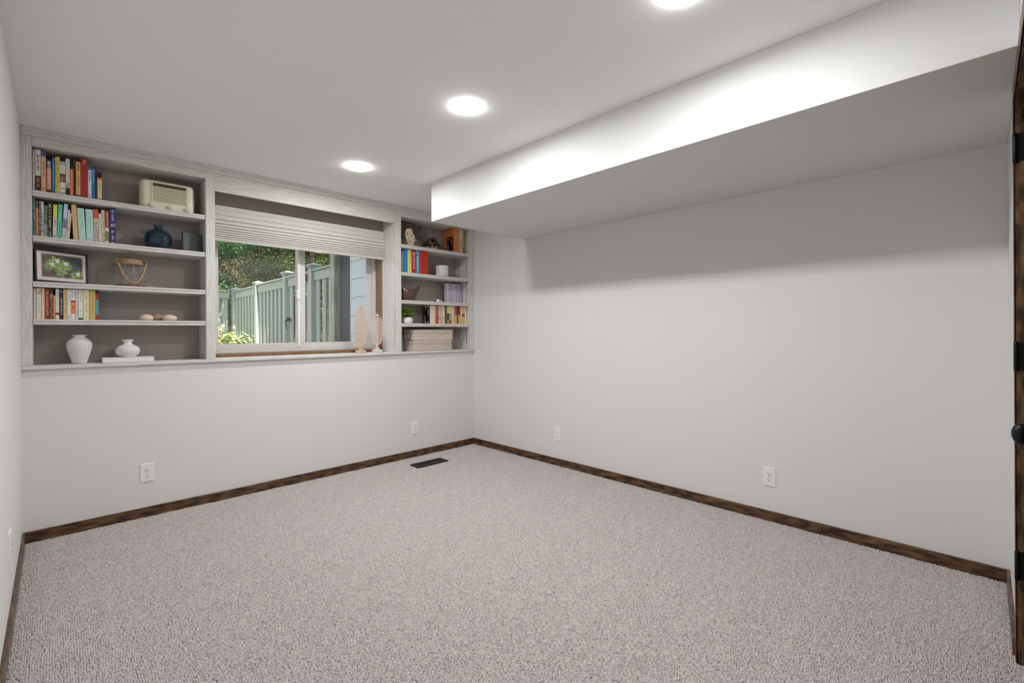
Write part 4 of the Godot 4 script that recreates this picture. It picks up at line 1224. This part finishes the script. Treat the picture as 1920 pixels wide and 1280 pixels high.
func bookend(label: String, at: Vector3, h: float, deep: float) -> void:
	var t := thing("bookend", label, "bookend", at, "openwork metal bookends")
	var iron := mat("cast_iron", Color(0.085, 0.07, 0.07), 0.5, 0.35)
	t.rotation.y = -PI / 2
	for a in [[Vector3(0, 0.005, 0), Vector3(deep, 0.01, 0.007)], [Vector3(0, h - 0.005, 0), Vector3(deep, 0.01, 0.007)], [Vector3(-deep / 2 + 0.005, h / 2, 0), Vector3(0.01, h - 0.02, 0.007)], [Vector3(deep / 2 - 0.005, h / 2, 0), Vector3(0.01, h - 0.02, 0.007)]]:
		obj("rim", block(a[1], 0.002), iron, t, a[0])
	var stem := []
	for i in 14: stem.append(Vector3(0.012 * sin(i * 0.55), 0.01 + (h - 0.02) * i / 13.0, 0))
	obj("stem", piped(stem, 0.0032, 8), iron, t)
	var leaf := plate(PackedVector2Array([Vector2(0, 0), Vector2(0.009, 0.008), Vector2(0.02, 0.0105), Vector2(0.034, 0.007), Vector2(0.05, 0), Vector2(0.034, -0.007), Vector2(0.02, -0.0105), Vector2(0.009, -0.008)]), 0.005, true)
	for i in 5:
		for s in [-1.0, 1.0]:
			obj("leaf", leaf, iron, t, Vector3(0.012 * sin((i * 2.4 + 1) * 0.55), 0.014 + (h - 0.05) * (i + (0.25 if s > 0 else 0.0)) / 5.0, 0), Vector3(0, 0, (0.95 if s > 0 else PI - 0.95)))
	obj("foot_plate", block(Vector3(deep, 0.0016, 0.026), 0.0004), iron, t, Vector3(0, 0.0008, 0.0168))

func candle() -> void:
	var t := thing("candle", "plain white pillar candle beside the thick red books", "candle", Vector3(-0.352, SHELVES[1], -0.09))
	obj("wax", turned([Vector2(0, 0), Vector2(0.066, 0.0), Vector2(0.068, 0.003), Vector2(0.068, 0.116), Vector2(0.0665, 0.119), Vector2(0.062, 0.119), Vector2(0.058, 0.114), Vector2(0, 0.112)], 48), M.white_glaze, t)
	obj("wick", turned([Vector2(0.001, 0.112), Vector2(0.001, 0.122), Vector2(0, 0.122)], 8), M.slot_dark, t)

func pitcher() -> void:
	var t := thing("spouted_bowl", "glossy brown ceramic bowl with a long pointed spout", "bowl", Vector3(-0.795, SHELVES[2], -0.095))
	var br := mat("brown_glaze", dye(92, 64, 54, 1.1), 0.2)
	var prof := [[0.0, 0.0], [0.058, 0.0], [0.066, 0.004], [0.08, 0.022], [0.092, 0.05], [0.097, 0.078], [0.095, 0.104], [0.0915, 0.118], [0.0885, 0.1195], [0.087, 0.117], [0.09, 0.1], [0.09, 0.075], [0.084, 0.048], [0.07, 0.022], [0.05, 0.009], [0.0, 0.007]]
	var rows := []
	for q in prof:
		var line := []
		for i in 64:
			var a := TAU * i / 64
			var b := angle_difference(0.0, a - 0.3)
			var k := exp(-(b / 0.27) ** 2) * smoothstep(0.04, 0.12, q[1])
			line.append(Vector3(cos(a) * q[0] * (1.0 + 0.64 * k), q[1] + 0.042 * k, sin(a) * q[0] * (1.0 + 0.64 * k)))
		rows.append(line)
	var m := MB.new()
	m.grid(rows, true, false, Vector3.ZERO, true)
	obj("bowl", m.done(), br, t)

func bird() -> void:
	var t := thing("bird_figurine", "tiny white and pale green bird figurine lying near the canvas", "figurine", Vector3(-0.437, SHELVES[2], -0.05))
	var pr := []
	for i in 13: pr.append(Vector2(sin(PI * i / 12) * 0.0165, 0.0165 - cos(PI * i / 12) * 0.0165))
	var w := obj("body", turned(pr, 24), M.white_glaze, t, Vector3(0, 0, 0))
	w.scale = Vector3(1.35, 1.0, 0.9)
	var g2 := mat("celadon", dye(176, 190, 160), 0.3)
	var tail := obj("tail", turned(pr, 20), g2, t, Vector3(0.035, 0.003, 0))
	tail.scale = Vector3(1.15, 0.6, 0.7)
	var hd := obj("head", turned(pr, 20), mat("bird_dark", Color(0.12, 0.12, 0.11), 0.4), t, Vector3(-0.035, 0.003, 0.0))
	hd.scale = Vector3(0.6, 0.55, 0.55)

func birch_canvas() -> void:
	var t := thing("canvas_print", "small square canvas of pale lavender birch trunks", "picture", Vector3(-0.187, SHELVES[2] + 0.002, -0.105))
	t.rotation = Vector3(-0.05, 0, 0)
	var w := 0.258
	var h := 0.213
	obj("stretcher", block(Vector3(0.236, h, 0.016), 0.001), mat("canvas_edge", dye(190, 186, 190), 0.8), t, Vector3(0, h / 2, 0))
	var im := noisy(190, 213, [[0.0, dye(80, 70, 96)], [0.35, dye(140, 134, 160)], [0.6, dye(184, 180, 200)], [1.0, dye(226, 222, 232)]], noise(41, 0.08, 3), 2.2, 0.8)
	for i in 9:
		var x := rng.randi_range(5, 180)
		var ww := rng.randi_range(3, 9)
		for y in 213:
			var xx := x + int(3.0 * sin(y * 0.02 + i))
			for k in ww:
				if xx + k < 190: im.set_pixel(xx + k, y, dye(222, 216, 222) if rng.randf() < 0.86 else dye(110, 96, 110))
	for i in 240: img_ellipse(im, Vector2(rng.randf_range(0, 190), rng.randf_range(60, 213)), Vector2(3, 2), 0, [dye(150, 100, 120), dye(200, 200, 226), dye(120, 116, 160)][i % 3])
	obj("picture", print_quad(0.234, h - 0.002), printed("birch_ink", im, 0.7), t, Vector3(0, h / 2, 0.0083))
	w = w

func potted_plant() -> void:
	var t := thing("potted_plant", "small bright green leafy plant in a round white pot", "plant", Vector3(-0.795, SHELVES[3], -0.06))
	obj("pot", turned([Vector2(0, 0), Vector2(0.034, 0), Vector2(0.044, 0.006), Vector2(0.051, 0.02), Vector2(0.0515, 0.036), Vector2(0.047, 0.052), Vector2(0.042, 0.0585), Vector2(0.039, 0.059), Vector2(0.041, 0.05), Vector2(0, 0.048)], 36), M.white_glaze, t)
	var gm := mat("leaf_green", Color.WHITE, 0.45)
	gm.vertex_color_use_as_albedo = true
	gm.backlight_enabled = true
	gm.backlight = Color(0.3, 0.4, 0.1)
	var m := MB.new()
	m.inked = true
	for i in 60:
		var a := rng.randf() * TAU
		var el := rng.randf_range(0.25, 1.45)
		var dir := Vector3(cos(a) * cos(el), sin(el), sin(a) * cos(el))
		var r := rng.randf_range(0.045, 0.085)
		var tip := Vector3(0, 0.058, 0) + Vector3(dir.x * r * 1.05, dir.y * r * 1.05, dir.z * r * 0.9)
		m.ink = Color(0.06, 0.14, 0.02)
		m.tube([Vector3(dir.x * 0.012, 0.048, dir.z * 0.012), Vector3(dir.x * 0.02, 0.07, dir.z * 0.02).lerp(tip, 0.4), tip], 0.0012, 5)
		for k in 5:
			var aa := rng.randf() * TAU
			var out := (dir * 0.6 + Vector3(cos(aa), rng.randf_range(-0.2, 0.6), sin(aa))).normalized()
			var side := out.cross(Vector3.UP).normalized()
			var l := rng.randf_range(0.024, 0.038)
			var v := rng.randf()
			m.ink = Color(0.12 + 0.30 * v, 0.30 + 0.32 * v, 0.03 + 0.04 * v)
			var base := tip - out * 0.003
			var mid := base + out * l * 0.5 + Vector3(0, 0.004, 0)
			var end := base + out * l
			var nn := out.cross(side).normalized()
			if nn.y < 0: nn = -nn
			var wd := l * 0.42
			for s in [-1.0, 1.0]:
				var e: Vector3 = mid + side * wd * s - Vector3(0, 0.003, 0)
				m.tri(base, e, mid, nn, (nn + side * s * 0.5).normalized(), nn)
				m.tri(mid, e, end, nn, (nn + side * s * 0.5).normalized(), nn)
	obj("foliage", m.done(), gm, t)

func basket() -> void:
	var t := thing("wicker_basket", "woven pale wicker basket with a lid and looped tag", "basket", Vector3(-0.513, LEDGE, -0.105))
	var wick := mat("wicker", Color.WHITE, 0.8)
	wick.vertex_color_use_as_albedo = true
	var w := 0.476
	var d := 0.17
	var weave := func(y0: float, y1: float, grow: float, row_h: float) -> ArrayMesh:
		var m := MB.new()
		m.inked = true
		var poly := rounded(w + grow * 2.0, d + grow * 2.0, 0.018, 3)
		# walk the outline in even steps
		var pts := []
		var nrm := []
		for i in poly.size():
			var a := poly[i]
			var b := poly[(i + 1) % poly.size()]
			var k := maxi(1, int(round(a.distance_to(b) / 0.0055)))
			var nn := Vector2((b - a).y, -(b - a).x).normalized()
			for j in k:
				pts.append(a.lerp(b, float(j) / k))
				nrm.append(nn)
		var nrows := int((y1 - y0) / row_h)
		for r in nrows:
			var rows := []
			var k := rng.randf_range(0.86, 1.1)
			m.ink = Color(0.80 * k, 0.70 * k, 0.615 * k)
			for e in [[0.0, -0.0035], [0.2, 0.0], [0.5, 0.0014], [0.8, 0.0], [1.0, -0.0035]]:
				var line := []
				for i in pts.size():
					var wave: float = sin(i * PI / 2.5 + (PI if r % 2 == 0 else 0.0)) * 0.0034 + rng.randf_range(-0.0009, 0.0009)
					var p: Vector2 = pts[i] + nrm[i] * (float(e[1]) + wave)
					line.append(Vector3(p.x, y0 + (r + float(e[0])) * row_h + rng.randf_range(-0.0014, 0.0014), -p.y))
				rows.append(line)
			m.grid(rows, true, false, Vector3.ZERO, false)
		var top := []
		for p in poly: top.append(Vector3(p.x, y1 - 0.002, -p.y))
		m.ink = Color(0.70, 0.59, 0.50)
		for i in top.size(): m.tri(Vector3(0, y1 - 0.001, 0), top[i], top[(i + 1) % top.size()], Vector3.UP, Vector3.UP, Vector3.UP)
		return m.done()
	obj("body", weave.call(0.0, 0.118, 0.0, 0.0098), wick, t)
	obj("lid", weave.call(0.114, 0.214, 0.006, 0.011), wick, t)
	var loop := []
	for i in 20:
		var a := TAU * i / 20
		loop.append(Vector3(-w / 2 - 0.009, 0.152 + sin(a) * 0.03, 0.01 + cos(a) * 0.038))
	var ropem := mat("wicker_cord", Color(0.66, 0.58, 0.47), 0.85)
	obj("loop_handle", piped(loop, 0.0042, 8, true, 0.9, 0.12), ropem, t)
	obj("toggle_pin", piped([Vector3(-w / 2 - 0.012, 0.117, -0.045), Vector3(-w / 2 - 0.012, 0.117, 0.06)], 0.0028, 8), ropem, t)

# ------------------------------------------------------------------ the garden
const GROUND := 0.36
const FX := -0.5

func garden() -> void:
	structure("ground", span(Vector3(-16, GROUND - 0.5, -40), Vector3(20, GROUND, -0.62), 0), mat("soil", Color(0.36, 0.34, 0.24), 0.95), "garden soil outside the window", "ground")
	# wooded bank behind the fence
	var m := MB.new()
	var P := []
	var f := noise(51, 0.25, 4)
	for j in 16:
		var line := []
		for i in 40: line.append(Vector3(-12 + i * 0.8, GROUND - 0.1 + 5.5 * smoothstep(0.0, 14.0, j * 1.0) + f.get_noise_2d(i * 1.0, j * 1.0) * 0.5, -11.5 - j * 0.6))
		P.append(line)
	m.grid(P)
	var earth := mat("bank_earth", Color.WHITE, 0.95)
	earth.albedo_texture = noise_tex(noise(52, 0.02, 5), 256, 256, [[0.0, Color(0.17, 0.14, 0.08)], [0.5, Color(0.34, 0.27, 0.15)], [1.0, Color(0.42, 0.40, 0.20)]])
	earth.uv1_scale = Vector3(8, 3, 1)
	structure("ground_bank", m.done(), earth, "brown wooded bank rising behind the fence", "ground")
	fences()
	wing()
	var bark := mat("tree_bark", Color(0.22, 0.18, 0.14), 0.9)
	for a in [[Vector3(0.6, 0, -9.6), 2.6, "broad leafy green tree rising behind the fence corner", 0], [Vector3(2.3, 0, -8.6), 2.5, "yellowish green tree behind the fence gate", 1], [Vector3(4.6, 0, -8.2), 2.4, "dense green tree beyond the wooden post", 0], [Vector3(1.6, 0, -12.5), 3.2, "tall green tree on the wooded bank", 0], [Vector3(-1.6, 0, -10.2), 2.4, "dark bushy tree at the far end of the fence", 2]]:
		tree(a[2], a[0] + Vector3(0, GROUND, 0), a[1], a[3], bark)
	tree("slim tree whose high crown shades the end of the garden", Vector3(0.2, GROUND, -5.0), 1.5, 0, bark, 4.5, 22)
	shrubs()

func leaf_mesh() -> ArrayMesh:
	var m := MB.new()
	var n := Vector3.UP
	var pts := [Vector3(0, 0, 0), Vector3(0.022, -0.004, 0.03), Vector3(0.026, -0.006, 0.055), Vector3(0, -0.008, 0.1), Vector3(-0.026, -0.006, 0.055), Vector3(-0.022, -0.004, 0.03), Vector3(0, 0.006, 0.05)]
	for i in 6: m.tri(pts[6], pts[i], pts[(i + 1) % 6], n, n, n)
	return m.done()

func scatter(mm_name: String, list: Array, cols: Array, mesh: Mesh, m: Material, parent: Node3D) -> void:
	var mm := MultiMesh.new()
	mm.transform_format = MultiMesh.TRANSFORM_3D
	mm.use_colors = true
	mm.mesh = mesh
	mm.instance_count = list.size()
	for i in list.size():
		mm.set_instance_transform(i, list[i])
		mm.set_instance_color(i, cols[i])
	var o := MultiMeshInstance3D.new()
	o.name = mm_name
	o.multimesh = mm
	o.material_override = m
	o.set_meta("kind", "stuff")
	parent.add_child(o, true)

func tree(label: String, at: Vector3, size: float, tone: int, bark: Material, lift := 0.0, tufts := 74) -> void:
	var t := thing("leafy_tree", label, "tree", at, "trees behind the fence")
	var trunk := []
	var mid := lift if lift > 0.0 else size * 0.86
	for i in 9: trunk.append(Vector3(sin(i * 0.9) * 0.07, i * (mid + size * 0.5) * 0.122, cos(i * 1.3) * 0.07))
	obj("trunk", piped(trunk, 0.11 if lift == 0.0 else 0.045, 9), bark, t)
	var bm := MB.new()
	var list := []
	var cols := []
	for k in tufts:
		var a := rng.randf() * TAU
		var el := rng.randf_range(-0.55, 1.3)
		var r := size * rng.randf_range(0.55, 0.98)
		var c := Vector3(cos(a) * cos(el) * r * 0.86, mid + sin(el) * r * 0.95, sin(a) * cos(el) * r * 0.7)
		c.y = maxf(c.y, 0.3)
		var from := Vector3(0, clampf(c.y * 0.55 if lift == 0.0 else c.y - 0.4, 0.3, mid + size * 0.4), 0)
		bm.tube([from, from.lerp(c, 0.5) + Vector3(0, 0.12, 0), c], 0.008, 5)
		var spread := rng.randf_range(0.24, 0.46)
		var shade := rng.randf()
		for i in 560:
			var p := c + Vector3(rng.randfn(), rng.randfn() * 0.6, rng.randfn()) * spread * 0.62
			var b := Basis(Vector3.UP, rng.randf() * TAU) * Basis(Vector3.RIGHT, rng.randf_range(-0.7, 1.0)) * Basis(Vector3.BACK, rng.randf_range(-0.6, 0.6))
			list.append(Transform3D(b.scaled(Vector3.ONE * rng.randf_range(0.42, 0.78)), p))
			var v := clampf(shade * 0.6 + rng.randf() * 0.4, 0, 1)
			var col: Color = [Color(0.05, 0.13, 0.045).lerp(Color(0.15, 0.29, 0.11), v), Color(0.09, 0.15, 0.04).lerp(Color(0.24, 0.31, 0.09), v), Color(0.04, 0.11, 0.05).lerp(Color(0.11, 0.23, 0.11), v)][tone]
			cols.append(col)
	obj("branches", bm.done(), bark, t)
	if not M.has("tree_leaf"):
		var lm := mat("tree_leaf", Color.WHITE, 0.5)
		lm.vertex_color_use_as_albedo = true
		lm.backlight_enabled = true
		lm.backlight = Color(0.55, 0.65, 0.3)
		unit.leaf = leaf_mesh()
	scatter("foliage", list, cols, unit.leaf, M.tree_leaf, t)

func shrubs() -> void:
	for a in [["low variegated shrub with bright yellow green leaves by the far fence", Vector3(-1.05, GROUND, -6.35), 0.86], ["bright yellow green shrub beside the fence posts", Vector3(-0.84, GROUND, -6.0), 0.78]]:
		var t := thing("garden_shrub", a[0], "shrub", a[1], "sunlit garden shrubs")
		var m := MB.new()
		var list := []
		var cols := []
		for k in 26:
			var q := TAU * rng.randf()
			var el := rng.randf_range(0.5, 1.5)
			var r: float = a[2] * rng.randf_range(0.75, 1.06)
			var tip := Vector3(cos(q) * cos(el) * r * 0.5, sin(el) * r * 1.1, sin(q) * cos(el) * r * 0.5)
			m.tube([Vector3(0, 0, 0), tip * 0.55 + Vector3(0, 0.06, 0), tip], 0.006, 5)
			for i in 34:
				var p := tip * rng.randf_range(0.6, 1.05) + Vector3(rng.randfn(), rng.randfn() * 0.6, rng.randfn()) * 0.05
				list.append(Transform3D((Basis(Vector3.UP, rng.randf() * TAU) * Basis(Vector3.RIGHT, rng.randf_range(-0.3, 0.7))).scaled(Vector3.ONE * rng.randf_range(0.7, 1.25)), p))
				cols.append(Color(0.30, 0.42, 0.10).lerp(Color(0.66, 0.68, 0.38), rng.randf()))
		obj("stems", m.done(), M.tree_bark, t)
		scatter("foliage", list, cols, unit.leaf, M.tree_leaf, t)

func fences() -> void:
	var vin := mat("fence_vinyl", Color(0.69, 0.735, 0.69), 0.55)
	var black: Material = M.black_metal
	var top := 2.13
	var zA := -7.46
	var zB := -5.86
	var zC := -4.27
	var zD := -3.16
	var post := block(Vector3(0.127, 1.0, 0.127), 0.004)
	var cm := MB.new()
	cm.box(Vector3(0, 0.016, 0), Vector3(0.15, 0.03, 0.15), 0.006)
	cm.box(Vector3(0, 0.043, 0), Vector3(0.178, 0.026, 0.178), 0.006)
	for k in 4:
		var e := Basis(Vector3.UP, k * PI / 2)
		var nn := e * Vector3(0, 0.9, 0.43)
		cm.tri(e * Vector3(-0.08, 0.056, 0.08), e * Vector3(0.08, 0.056, 0.08), Vector3(0, 0.088, 0), nn, nn, nn)
	var cap := cm.done()
	var add_post := func(t: Node3D, x: float, z: float, h: float):
		var p := obj("post", post, vin, t, Vector3(x, GROUND + (h - GROUND) / 2, z) - t.position)
		p.scale = Vector3(1, h - GROUND, 1)
		var c := obj("post_cap", cap, vin, t, Vector3(x, h, z) - t.position)
		c.name = "post_cap"
	var picket := block(Vector3(0.022, 1.0, 0.112), 0.004)
	var rear := block(Vector3(0.02, 1.0, 0.15), 0.003)
	var run := func(t: Node3D, a: Vector3, b: Vector3, hgt: float, step: float):
		# rails and upright boards between two posts
		var d := (b - a)
		var l := d.length()
		var ang := atan2(-d.x, -d.z)
		var mid := (a + b) / 2
		var rail := block(Vector3(0.05, 0.14, l), 0.004)
		var flat := block(Vector3(0.11, 0.03, l), 0.006)
		var front := Vector3(0, 0, 0)
		for y in [hgt - 0.085, GROUND + 0.14]: obj("rail", rail, vin, t, Vector3(mid.x, y, mid.z) - t.position + front, Vector3(0, ang, 0))
		obj("top_rail", flat, vin, t, Vector3(mid.x, hgt + 0.0, mid.z) - t.position, Vector3(0, ang, 0))
		var k := int(l / step)
		for i in k:
			var p := a.lerp(b, (i + 0.5) / k)
			var o := obj("picket", picket, vin, t, Vector3(p.x, (GROUND + hgt - 0.1) / 2 + 0.05, p.z) - t.position, Vector3(0, ang, 0))
			o.scale = Vector3(1, hgt - 0.2 - GROUND, 1)
		for i in k - 1:   # wider boards behind the gaps
			var p := a.lerp(b, (i + 1.0) / k)
			var off := Vector3(0.05, 0, 0) if absf(d.x) < 0.1 else Vector3(0, 0, -0.05)
			var o := obj("rear_picket", rear, vin, t, Vector3(p.x, (GROUND + hgt - 0.1) / 2 + 0.05, p.z) - t.position + off, Vector3(0, ang, 0))
			o.scale = Vector3(1, hgt - 0.2 - GROUND, 1)
	var t := thing("garden_fence", "sage green board fence running out from the house to the corner", "fence", Vector3(FX, GROUND, -5))
	for q in [[zA, 2.14], [zB, 2.15], [zC, 2.19]]: add_post.call(t, FX, q[0], q[1])
	run.call(t, Vector3(FX, 0, zA + 0.067), Vector3(FX, 0, zB - 0.067), top, 0.2)
	run.call(t, Vector3(FX, 0, zB + 0.067), Vector3(FX, 0, zC - 0.067), top + 0.02, 0.2)
	var t2 := thing("garden_fence", "sunlit sage green board fence crossing the far end of the garden", "fence", Vector3(-3, GROUND, zA))
	run.call(t2, Vector3(-5.5, 0, zA), Vector3(FX - 0.12, 0, zA), top, 0.155)
	var gt := thing("garden_gate", "sage green board gate with a black latch and hinges", "gate", Vector3(FX, GROUND, (zC + zD) / 2))
	run.call(gt, Vector3(FX, 0, zC + 0.075), Vector3(FX, 0, zD - 0.075), 2.15, 0.2)
	var latch := obj("latch", block(Vector3(0.05, 0.06, 0.10), 0.008), black, gt, Vector3(FX - 0.05, 1.45, zC + 0.15) - gt.position)
	obj("lever", piped([Vector3(-0.02, 0, 0), Vector3(-0.05, -0.03, 0.03), Vector3(-0.04, -0.16, 0.06)], 0.008, 6), black, latch)
	for y in [2.06, 0.75]: obj("hinge", block(Vector3(0.03, 0.1, 0.14), 0.004), black, gt, Vector3(FX - 0.06, y, zD - 0.15) - gt.position)
	var t3 := thing("garden_fence", "short sage green fence panel between the gate and the wooden post", "fence", Vector3(FX, GROUND, -2.8))
	add_post.call(t3, FX, zD, 2.2)
	run.call(t3, Vector3(FX, 0, zD + 0.067), Vector3(FX, 0, -2.435), 2.165, 0.2)

func wing() -> void:
	var wp := mat("weathered_post", Color.WHITE, 0.85)
	wp.albedo_texture = noise_tex(noise(61, 0.02, 5), 256, 256, [[0.0, Color(0.52, 0.55, 0.48)], [0.5, Color(0.68, 0.71, 0.63)], [1.0, Color(0.80, 0.83, 0.76)]])
	wp.uv1_scale = Vector3(0.5, 6, 1)
	var p := thing("wooden_post", "weathered grey wooden porch post beside the fence panel", "post", Vector3(FX, GROUND, -2.36))
	obj("shaft", block(Vector3(0.13, 2.6, 0.135), 0.006), wp, p, Vector3(0, 1.3, 0))
	obj("foot", block(Vector3(0.16, 0.05, 0.165), 0.004), M.black_metal, p, Vector3(0, 0.025, 0))
	var d := thing("shade_panel", "smooth dark grey panel standing for the shaded space between wooden post and blue siding", "panel", Vector3(FX, GROUND, -2.1))
	obj("sheet", block(Vector3(0.04, 2.6, 0.35), 0.004), mat("shade_grey", Color(0.27, 0.275, 0.28), 0.7), d, Vector3(0.03, 1.3, 0))  # sheet coloured dark to stand for the shaded space behind the siding
	obj("edge_strip", block(Vector3(0.05, 2.6, 0.02), 0.004), M.shade_grey, d, Vector3(0.03, 1.3, 0.185))
	var sid := mat("blue_siding", Color(0.87, 0.90, 0.905), 0.7)
	var w := thing("wall_wing", "projecting house wing clad in pale blue lap siding", "house", Vector3(FX, GROUND, -1.26), "", "structure")
	obj("core", span(Vector3(0.02, -0.3, -0.66), Vector3(4.0, 3.0, 0.62), 0), sid, w)
	# overlapping boards, each tipped out at its foot
	for k in 11:
		var y := 1.933 - GROUND + (k - 7) * 0.2385
		obj("siding_board", block(Vector3(0.012, 0.262, 1.32), 0.002), sid, w, Vector3(0.004, y + 0.127, -0.01), Vector3(0, 0, -0.04))
	obj("corner_board", block(Vector3(0.05, 3.0, 0.03), 0.004), sid, w, Vector3(0.02, 1.4, -0.66))

# ------------------------------------------------------------------ everything
func _ready() -> void:
	rng.seed = 20240611
	cam_basis = Basis(Vector3.UP, YAW) * Basis(Vector3.BACK, ROLL)
	var cam := Camera3D.new()
	cam.name = "camera"
	add_child(cam)
	cam.projection = Camera3D.PROJECTION_FRUSTUM
	cam.near = 0.03
	cam.far = 200.0
	cam.size = 2.0 * 640.0 / F * cam.near
	cam.frustum_offset = Vector2(0, SY / F * cam.near)
	cam.transform = Transform3D(cam_basis, EYE)
	cam.current = true
	# sky, sun, exposure
	var env := Environment.new()
	env.background_mode = Environment.BG_SKY
	var sky := Sky.new()
	var sm := PhysicalSkyMaterial.new()
	sm.energy_multiplier = 6.2
	sm.rayleigh_color = Color(0.46, 0.50, 0.58)
	sm.ground_color = Color(0.25, 0.27, 0.2)
	sky.sky_material = sm
	env.sky = sky
	env.tonemap_mode = Environment.TONE_MAPPER_LINEAR
	env.tonemap_exposure = 1.07
	env.sdfgi_enabled = true
	env.ssao_enabled = true
	env.ssil_enabled = true
	var we := WorldEnvironment.new()
	we.name = "environment"
	we.environment = env
	add_child(we)
	var sun := DirectionalLight3D.new()
	sun.name = "sun"
	sun.light_color = Color(1.0, 0.96, 0.88)
	sun.light_energy = 3.4
	sun.light_angular_distance = 0.6
	sun.shadow_enabled = true
	add_child(sun)
	sun.look_at_from_position(Vector3(-0.04, 0.74, 0.64), Vector3.ZERO)
	make_materials()
	room()
	downlight(-1.705, 0.746, "round ceiling light nearest the window bookcases")
	downlight(-1.703, 2.003, "round ceiling light in the middle of the row")
	downlight(-1.70, 3.21, "round ceiling light nearest the rear door wall")
	built_ins()
	door()
	outlet("white duplex outlet low on the window wall near the left wall", Vector3(-2.853, 0.292, 0), 0)
	outlet("white duplex outlet low on the window wall near the floor vent", Vector3(-0.759, 0.284, 0), 0)
	outlet("white duplex outlet on the right wall near the corner", Vector3(0, 0.283, 1.202), -PI / 2)
	outlet("white duplex outlet on the right wall nearer the door", Vector3(0, 0.281, 2.976), -PI / 2)
	outlet("white duplex outlet on the left wall", Vector3(-W, 0.335, 1.07), PI / 2)
	floor_vent()
	all_books()
	radio()
	blue_bottle()
	framed_painting()
	lantern()
	pebbles()
	vases()
	fern("tall carved wooden fern sculpture in front of the window", Vector3(-1.303, LEDGE, -0.035), 0.438, 0.062, 22, mat("warm_carving", dye(190, 158, 134), 0.75), 0.095, 0.42)
	fern("short whitewashed carved fern sculpture beside the recess wall", Vector3(-1.128, LEDGE, -0.055), 0.37, 0.054, 15, mat("pale_carving", dye(196, 182, 172), 0.75), 0.095, 0.72)
	portrait()
	little_hut()
	bookend("dark openwork metal bookend against the orange book", Vector3(-0.2535, SHELVES[0], -0.083), 0.168, 0.11)
	bookend("dark openwork metal bookend against the ivory paperback", Vector3(-0.556, SHELVES[3], -0.085), 0.168, 0.105)
	candle()
	pitcher()
	bird()
	birch_canvas()
	potted_plant()
	basket()
	garden()
